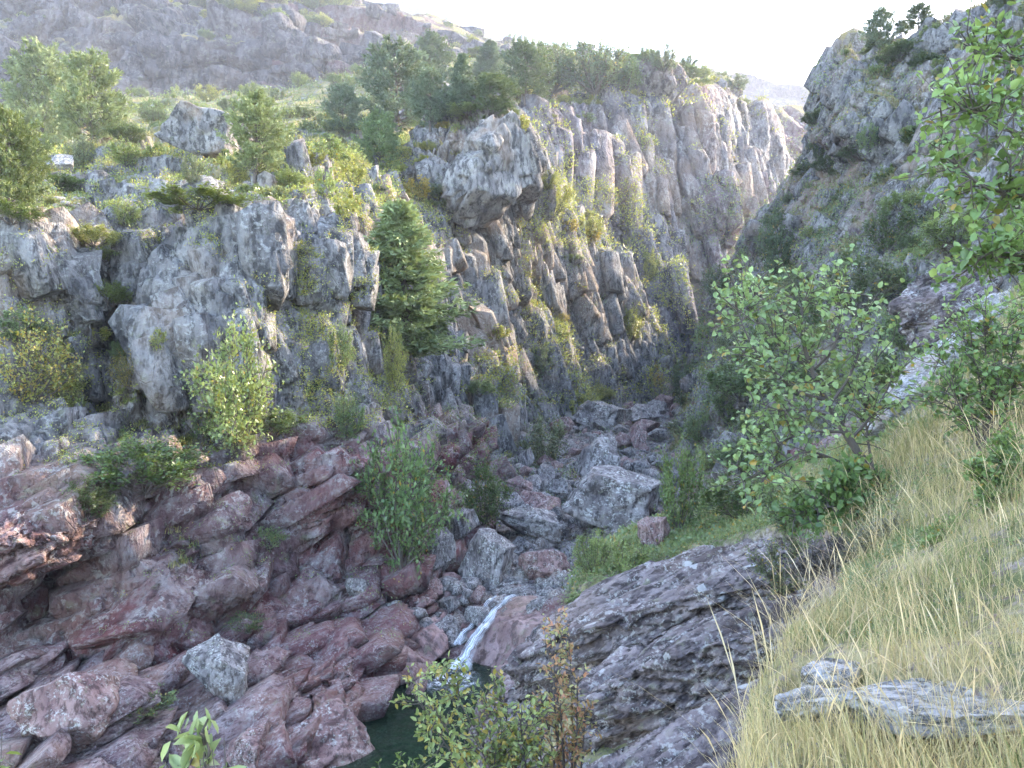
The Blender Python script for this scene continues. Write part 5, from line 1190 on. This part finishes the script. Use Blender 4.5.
near_shrub(985, 440, 7.6, [(935, 350, 0), (960, 330, .2), (985, 310, .1), (1010, 320, -.2), (1035, 300, .1), (950, 385, -.2), (1000, 360, -.3), (1030, 370, 0), (925, 395, .2)], 'upright leafy shrub at the right edge above the grass', (0.17, 0.27, 0.09), 340, 0.30, 0.06, 8, 0.04)
near_shrub(868, 520, 8.6, [(830, 480, 0), (850, 470, .2), (880, 478, 0), (812, 500, 0), (795, 515, -.2), (900, 490, .2)], 'low leafy shrub at the foot of the sapling', (0.11, 0.19, 0.06), 170, 0.25, 0.09, 8, 0.03)
near_shrub(552, 748, 6.3, [(520, 720, -.1), (480, 690, -.2), (440, 668, -.2), (405, 680, -.1), (430, 705, -.3), (470, 730, -.4), (505, 745, -.3), (450, 760, -.5), (500, 690, 0), (470, 770, -.6), (415, 770, -.3), (530, 700, .1)], 'yellow green shrub arching over the pool at the bottom', (0.27, 0.33, 0.11), 480, 0.21, 0.056, 9, 0.22, M['leaf_gold'], 0.5)
near_shrub(566, 748, 6.7, [(556, 608, 0), (562, 640, .1), (570, 655, 0), (578, 675, -.1), (548, 650, 0), (540, 690, -.1), (585, 700, 0), (560, 700, -.2)], 'thin shrub with orange and red leaves before the dark slab', (0.33, 0.32, 0.12), 170, 0.17, 0.055, 8, 0.62, M['leaf_red'], 0.45)
near_shrub(215, 840, 3.0, [(205, 738, 0), (185, 745, .05), (224, 738, -.05), (200, 760, -.1), (232, 758, .05), (178, 765, 0), (212, 750, -.1)], 'pale broad leaved sprig at the bottom edge on the left', (0.25, 0.31, 0.13), 60, 0.10, 0.10, 5, 0.02, None, 0.42, r=0.006)
near_shrub(-10, 840, 2.9, [(2, 728, 0), (10, 745, .05), (-8, 740, 0), (14, 762, -.1)], 'yellow green sprig in the lower left corner', (0.20, 0.25, 0.06), 26, 0.05, 0.05, 5, 0.04, None, 0.5, r=0.006)
near_shrub(390, 800, 8.5, [(380, 762, 0), (400, 760, 0), (412, 766, 0)], 'bright fern sprig at the pool edge by the bottom', (0.17, 0.24, 0.05), 40, 0.14, 0.07, 6, 0.0, None, 0.35, r=0.006)
near_shrub(950, 560, 6.2, [(925, 540, 0), (950, 530, .1), (975, 540, 0), (940, 552, -.1)], 'small green bush in the dry grass under the dense bright one', (0.17, 0.25, 0.08), 200, 0.10, 0.034, 9, 0.05)
near_shrub(1010, 520, 6.0, [(975, 470, 0), (1000, 455, .1), (1030, 460, 0), (1015, 490, -.2), (985, 500, -.1), (1045, 490, 0), (1005, 440, .3)], 'dense bright green bush in the grass at the right edge', (0.17, 0.26, 0.08), 420, 0.14, 0.04, 10, 0.02)
near_shrub(800, 560, 10.0, [(770, 545, 0), (790, 535, .1), (815, 542, 0), (830, 552, 0), (755, 556, .1)], 'dull green heath clump at the upper end of the ribbed slab', (0.15, 0.18, 0.09), 360, 0.16, 0.045, 10, 0.05, None, 0.4)
near_shrub(905, 560, 7.4, [(870, 545, 0), (890, 535, .1), (920, 540, 0), (935, 550, 0), (850, 560, 0)], 'dark heather clump between slab and grass', (0.14, 0.14, 0.10), 420, 0.16, 0.04, 10, 0.15, M['leaf_gold'], 0.35)
near_shrub(850, 575, 8.0, [(815, 555, 0), (835, 545, .1), (860, 552, 0), (800, 570, 0)], 'purplish heather clump at the end of the ribbed slab', (0.17, 0.14, 0.15), 420, 0.16, 0.04, 10, 0.0, None, 0.35)
print('heroes', round(time.time() - T0, 1))

# ------------------------------------------------------------------ grass and ground cover
def blades(name, P0, H, Wd, lean, colr, seg=3, head=None):
    n = len(P0); H = H * np.clip(0.9 + 1.9 * fbm(P0 * 2.0, 66, 3), 0.25, 1.45) if seg > 2 else H; a = RNG.random(n) * 6.28; dirv = np.stack([np.cos(a), np.sin(a), 0 * a], 1); side = np.stack([-np.sin(a), np.cos(a), 0 * a], 1)
    side = unit(side * 0.6 + np.array([1, 0.2, 0]) * 0.5)
    ts = np.linspace(0, 1, seg + 1); rows = []
    for k, t in enumerate(ts):
        c = P0 + np.array([0, 0, 1]) * (H * (t - 0.18 * lean * t * t))[:, None] + dirv * (H * lean * t ** 2)[:, None]
        wv = (Wd * (1 - t) ** 0.7)[:, None] if head is None else (Wd * (0.45 if t < 0.75 else (1.8 if t < 0.95 else 0.3)))[:, None]
        if k < seg: rows.append(c - side * wv / 2); rows.append(c + side * wv / 2)
        else: rows.append(c)
    v = np.stack(rows, 1); m = v.shape[1]; b = (np.arange(n) * m)[:, None]
    q = np.concatenate([b + np.array([2 * k, 2 * k + 1, 2 * k + 3, 2 * k + 2]) for k in range(seg - 1)]); t3 = b + np.array([2 * seg - 2, 2 * seg - 1, 2 * seg])
    col = np.repeat(np.concatenate([colr, np.ones((n, 1))], 1), m, 0)
    return v.reshape(-1, 3), q, t3, col
def add_blades(name, sets, label=None):
    vs, qs, tsx, cs = [], [], [], []; o = 0
    for v, q, t, c in sets: vs.append(v); qs.append(q + o); tsx.append(t + o); cs.append(c); o += len(v)
    me = mesh_np(name, np.concatenate(vs), [np.concatenate(qs), np.concatenate(tsx)], np.concatenate(cs))
    tag(link(name, me, M['grass']), label, None, kind='stuff')
def inpoly(px, py, poly):
    r = np.zeros(len(px), bool); j = len(poly) - 1
    for i in range(len(poly)):
        xi, yi = poly[i]; xj, yj = poly[j]
        r ^= ((yi > py) != (yj > py)) & (px < (xj - xi) * (py - yi) / (yj - yi + 1e-9) + xi); j = i
    return r
G = GPm
def gpoints(n, ymin, ymax, power=1.0):
    iy = RNG.random(n) ** power * (ymax - ymin) + ymin
    vi = (((iy + 4) / 26) ** (1 / 1.5)) * (nyg - 1); ui = RNG.random(n) * (nxg - 1)
    a, b_ = vi.astype(int).clip(0, nyg - 2), ui.astype(int).clip(0, nxg - 2); fa, fb = (vi - a)[:, None], (ui - b_)[:, None]
    p = G[a, b_] * (1 - fa) * (1 - fb) + G[a + 1, b_] * fa * (1 - fb) + G[a, b_ + 1] * (1 - fa) * fb + G[a + 1, b_ + 1] * fa * fb
    px = 512 + F * p[:, 0] / p[:, 1]; py = 384 - F * p[:, 2] / p[:, 1]
    ok = (p[:, 0] > bank_edge(p[:, 1]) + 0.25) & (px < 1090) & (py < 830)
    rocky = inpoly(px, py, ROCKY) | inpoly(px, py, [(782, 706), (806, 668), (850, 664), (858, 692), (1040, 702), (1040, 722), (905, 728), (840, 712)])
    ok &= ~rocky
    return p[ok]
STRAW = np.array([0.62, 0.49, 0.27]); STRAW2 = np.array([0.66, 0.52, 0.33]); GRN = np.array([0.20, 0.25, 0.09]); OLV = np.array([0.42, 0.36, 0.17]); BRN = np.array([0.22, 0.15, 0.09])
def mixcol(p, a, b_, f=1.2, s=0):
    t = np.clip(0.5 + 1.1 * fbm(p * f, s, 3) + 0.25 * rn(len(p)), 0, 1)[:, None]
    return (a * (1 - t) + b_ * t) * (0.7 + 0.6 * rnd(len(p), 1))
s1 = gpoints(70000, 2.2, 9, 1.2); s2 = gpoints(44000, 2.2, 11, 1.1); s3 = gpoints(42000, 8, 20); s4 = gpoints(13000, 2.4, 9, 1.1)
sets = [blades('', s1, 0.07 + 0.13 * rnd(len(s1)), 0.004 + 0.004 * rnd(len(s1)), 0.3 + 0.8 * rnd(len(s1)), mixcol(s1, GRN, STRAW, 0.9, 5)),
        blades('', s2, 0.14 + 0.20 * rnd(len(s2)), 0.003 + 0.003 * rnd(len(s2)), 0.2 + 0.8 * rnd(len(s2)), mixcol(s2, STRAW, OLV * 1.1, 0.8, 6)),
        blades('', s3, 0.10 + 0.18 * rnd(len(s3)), 0.010 + 0.006 * rnd(len(s3)), 0.2 + 0.7 * rnd(len(s3)), mixcol(s3, GRN, OLV, 0.6, 7)),
        ]
k_ = fbm(s4 * 0.7, 44, 3) > -0.25; s4 = s4[k_]
sets.append(blades('', s4, 0.26 + 0.34 * rnd(len(s4)), 0.0026 + 0.002 * rnd(len(s4)), 0.15 + 0.9 * rnd(len(s4)), mixcol(s4, STRAW, STRAW2, 2, 8), seg=5, head=1))
add_blades('dry_grass', sets)
# tufts and leafy cover on the ledges of the cliffs
sets = []
def tufts(gname, n, per, hgt, wid, ca, cb, vmin=0.4):
    V, N_, cm = GRIDS[gname]
    pxx = 512 + F * V[:, 0] / np.maximum(V[:, 1], .1); pyy = 384 - F * V[:, 2] / np.maximum(V[:, 1], .1)
    ids = np.nonzero((cm[:, 1] > vmin) & (pxx > -60) & (pxx < 1084) & (pyy > -40) & (pyy < 800) & (V[:, 1] > 1))[0]
    if len(ids) == 0: return
    ids = RNG.choice(ids, n); p = np.repeat(V[ids], per, 0); s = np.repeat(np.sqrt(V[ids, 1] / 30), per)
    p = p + rn(len(p), 3) * np.array([.09, .09, .0]) * s[:, None]
    sets.append(blades('', p, hgt * s * (0.5 + 0.9 * rnd(len(p))), wid * s, 0.3 + 0.8 * rnd(len(p)), mixcol(p, ca, cb, 0.5, 9), seg=2))
tufts('left_cliff', 9000, 7, 0.24, 0.030, np.array([0.13, 0.15, 0.05]), np.array([0.33, 0.29, 0.12]), 0.35)
tufts('middle_cliff', 9000, 7, 0.28, 0.034, np.array([0.16, 0.18, 0.05]), np.array([0.40, 0.33, 0.11]), 0.35)
tufts('right_cliff', 14000, 7, 0.26, 0.032, np.array([0.10, 0.13, 0.05]), np.array([0.30, 0.25, 0.13]), 0.25)
tufts('central_cliff', 3500, 6, 0.30, 0.040, np.array([0.14, 0.17, 0.05]), np.array([0.30, 0.27, 0.10]), 0.4)
tufts('wooded_slope', 7000, 6, 0.34, 0.05, np.array([0.07, 0.11, 0.035]), np.array([0.22, 0.22, 0.08]), 0.1)
tufts('stream_bed', 1500, 6, 0.2, 0.03, np.array([0.10, 0.14, 0.05]), np.array([0.24, 0.21, 0.09]), 0.15)
add_blades('grass', sets)
def leaf_cover(name, specs, colour=(0.17, 0.235, 0.105)):
    Cs, As, Ls, Ts, Au = [], [], [], [], []
    for gname, box, n, per, size, thr, seed in specs:
        V, N_, cm = GRIDS[gname]
        pxx = 512 + F * V[:, 0] / np.maximum(V[:, 1], .1); pyy = 384 - F * V[:, 2] / np.maximum(V[:, 1], .1)
        ok = (pxx > box[0]) & (pxx < box[2]) & (pyy > box[1]) & (pyy < box[3]) & (V[:, 1] > 2) & (fbm(V * (8.0 / V[:, 1].mean()), seed, 3) + 0.5 * N_[:, 2] > thr)
        ids = np.nonzero(ok)[0]
        if len(ids) == 0: continue
        ids = RNG.choice(ids, n); sc = np.repeat(V[ids, 1] / 25.0, per); c = np.repeat(V[ids], per, 0)
        o_ = unit(rn(len(c), 3)) * (RNG.random(len(c)) ** 0.5)[:, None] * (0.26 * sc)[:, None]; o_[:, 2] = np.abs(o_[:, 2])
        Cs.append(c + o_); As.append(unit(o_ + 0.1 * rn(len(c), 3))); Ls.append(size * sc * (0.6 + 0.8 * RNG.random(len(c))))
        Ts.append(np.clip(np.repeat(RNG.random(n), per) * 0.6 + 0.4 * RNG.random(len(c)), 0, 1)); Au.append((RNG.random(len(c)) < 0.06) * 0.8)
    C = np.concatenate(Cs); A = np.concatenate(As); Ln = np.concatenate(Ls)
    me = leaf_mesh(name, C, A, unit(rn(len(C), 3) * 0.7 + np.array([0, 0, 1])), Ln, Ln * 0.62, np.concatenate(Ts), np.concatenate(Au))
    tag(link(name, me, M['leaf'], None, colour), kind='stuff')
leaf_cover('undergrowth', [('right_cliff', (690, 220, 1024, 520), 5200, 14, 0.085, 0.12, 501), ('right_cliff', (740, 130, 960, 260), 500, 12, 0.07, 0.35, 502),
    ('middle_cliff', (380, 330, 640, 540), 1700, 12, 0.06, 0.30, 503), ('middle_cliff', (500, 130, 700, 420), 900, 12, 0.05, 0.40, 504),
    ('left_cliff', (-20, 170, 400, 300), 1500, 12, 0.07, 0.42, 505), ('left_cliff', (-20, 300, 450, 640), 700, 12, 0.07, 0.38, 506),
    ('wooded_slope', (-20, 60, 660, 200), 3200, 12, 0.05, 0.15, 507), ('grassy_bank', (560, 500, 900, 600), 1800, 12, 0.11, 0.1, 508), ('grassy_bank', (780, 530, 960, 640), 1200, 12, 0.09, 0.1, 519), ('grassy_bank', (760, 420, 1024, 560), 1300, 14, 0.10, 0.40, 509)])
leaf_cover('ledge_growth', [('middle_cliff', (480, 120, 700, 420), 3000, 13, 0.055, 0.25, 511), ('middle_cliff', (380, 180, 560, 360), 1200, 12, 0.055, 0.38, 512),
    ('left_cliff', (-20, 150, 420, 260), 2200, 13, 0.075, 0.34, 513), ('left_cliff', (250, 120, 430, 420), 1300, 13, 0.075, 0.34, 514), ('left_cliff', (-20, 260, 300, 480), 700, 13, 0.07, 0.40, 515),
    ('central_cliff', (520, 70, 800, 400), 900, 10, 0.035, 0.32, 516), ('wooded_slope', (-20, 100, 420, 200), 1500, 12, 0.055, 0.2, 517), ('upper_hillside', (-20, 0, 520, 110), 900, 10, 0.022, 0.30, 518)], (0.27, 0.30, 0.085))
def growth(name, boxes, colour, size=0.07, per=12):
    C0, S0 = [], []
    for (x0, y0, x1, y1, n, thr, upmin, seed) in boxes:
        xy = np.stack([x0 + (x1 - x0) * RNG.random(n), y0 + (y1 - y0) * RNG.random(n)], 1)
        pts, ns = [], []
        for qx, qy in xy:
            ok, loc, nor, i_, o_, m_ = scene.ray_cast(DG, (0, 0, 0), Vector(((qx - 512) / F, 1, (384 - qy) / F)).normalized(), distance=400)
            if ok and nor.z > upmin and loc.y > 12: pts.append(loc[:]); ns.append(nor.z)
        if not pts: continue
        p = np.array(pts); ns = np.array(ns)
        k = fbm(p * (9.0 / np.median(p[:, 1])), seed, 3) + 0.35 * ns > thr; p = p[k]
        C0.append(p); S0.append(p[:, 1] / 25.0)
    c0 = np.concatenate(C0); sc = np.repeat(np.concatenate(S0), per); c = np.repeat(c0, per, 0)
    o_ = unit(rn(len(c), 3)) * (RNG.random(len(c)) ** 0.5)[:, None] * (0.24 * sc)[:, None]; o_[:, 2] = np.abs(o_[:, 2]) * 0.9
    Ln = size * sc * (0.6 + 0.8 * RNG.random(len(c)))
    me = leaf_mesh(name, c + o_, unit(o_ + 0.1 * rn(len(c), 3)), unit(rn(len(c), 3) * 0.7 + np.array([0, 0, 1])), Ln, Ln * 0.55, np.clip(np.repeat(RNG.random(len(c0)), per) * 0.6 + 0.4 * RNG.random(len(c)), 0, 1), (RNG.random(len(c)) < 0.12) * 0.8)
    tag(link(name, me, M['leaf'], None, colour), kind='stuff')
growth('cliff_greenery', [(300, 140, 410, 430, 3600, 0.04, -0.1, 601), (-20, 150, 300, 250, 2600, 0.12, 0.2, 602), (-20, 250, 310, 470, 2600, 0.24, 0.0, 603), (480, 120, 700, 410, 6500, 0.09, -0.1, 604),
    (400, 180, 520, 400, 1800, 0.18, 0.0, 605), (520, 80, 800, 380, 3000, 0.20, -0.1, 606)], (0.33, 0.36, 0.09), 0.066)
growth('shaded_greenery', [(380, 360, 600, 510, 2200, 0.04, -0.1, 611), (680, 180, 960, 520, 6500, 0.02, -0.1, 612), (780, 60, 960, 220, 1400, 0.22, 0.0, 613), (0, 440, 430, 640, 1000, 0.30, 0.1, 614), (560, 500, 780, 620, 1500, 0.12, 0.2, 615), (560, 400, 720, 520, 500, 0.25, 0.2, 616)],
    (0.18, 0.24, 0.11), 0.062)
print('grass', round(time.time() - T0, 1))
#@@END2
hz = bpy.data.materials.new('haze_air'); hz.use_nodes = True; hn = hz.node_tree; hn.nodes.clear()
pv = hn.nodes.new('ShaderNodeVolumePrincipled'); pv.inputs['Density'].default_value = 0.00055; pv.inputs['Color'].default_value = (0.86, 0.90, 1, 1); pv.inputs['Anisotropy'].default_value = 0.0
ho = hn.nodes.new('ShaderNodeOutputMaterial'); hn.links.new(pv.outputs[0], ho.inputs['Volume'])
bm = bmesh.new(); bmesh.ops.create_cube(bm, size=1)
lo = np.array([-420, -30, -75]); hi = np.array([420, 930, 480])
for v in bm.verts: v.co = [(lo[k] + hi[k]) / 2 + v.co[k] * (hi[k] - lo[k]) for k in range(3)]
me = bpy.data.meshes.new('haze'); bm.to_mesh(me); bm.free(); tag(link('haze', me, hz), kind='stuff')
# ------------------------------------------------------------------ camera, light, world
cam = bpy.data.cameras.new('camera'); co = bpy.data.objects.new('camera', cam); COL.objects.link(co)
co.location = (0, 0, 0); co.rotation_euler = (math.radians(90), 0, 0)
cam.sensor_width = 36; cam.lens = 36 * F / 1024; cam.clip_end = 5000; cam.clip_start = 0.05
scene.camera = co
SUN_AZ, SUN_EL = 54, 30
w = bpy.data.worlds.new('World'); scene.world = w; w.use_nodes = True
nt = w.node_tree; bg = nt.nodes['Background']
sky = nt.nodes.new('ShaderNodeTexSky'); sky.sky_type = 'NISHITA'; sky.sun_disc = False
sky.sun_elevation = math.radians(SUN_EL); sky.sun_rotation = math.radians(SUN_AZ); sky.dust_density = 3.5; sky.altitude = 1500
nt.links.new(sky.outputs[0], bg.inputs[0]); bg.inputs[1].default_value = 0.15
sl = bpy.data.lights.new('sun', 'SUN'); sl.energy = 2.0; sl.angle = math.radians(1.0); sl.color = (1.0, 0.88, 0.70)
so = bpy.data.objects.new('sun', sl); COL.objects.link(so)
a, e = math.radians(SUN_AZ), math.radians(SUN_EL)
sd = Vector((math.sin(a) * math.cos(e), math.cos(a) * math.cos(e), math.sin(e)))
so.rotation_euler = sd.to_track_quat('Z', 'Y').to_euler(); so.location = sd * 50
scene.view_settings.view_transform = 'Standard'; scene.view_settings.look = 'None'
scene.view_settings.exposure = 3.4; scene.view_settings.gamma = 1
scene.view_settings.use_white_balance = True; scene.view_settings.white_balance_temperature = 6950; scene.view_settings.white_balance_tint = 11
scene.render.engine = 'CYCLES'
scene.cycles.use_adaptive_sampling = True; scene.cycles.adaptive_threshold = 0.03; scene.cycles.use_denoising = True
scene.cycles.max_bounces = 5; scene.cycles.diffuse_bounces = 4; scene.cycles.transmission_bounces = 3; scene.cycles.volume_bounces = 0
print('done', round(time.time() - T0, 1))
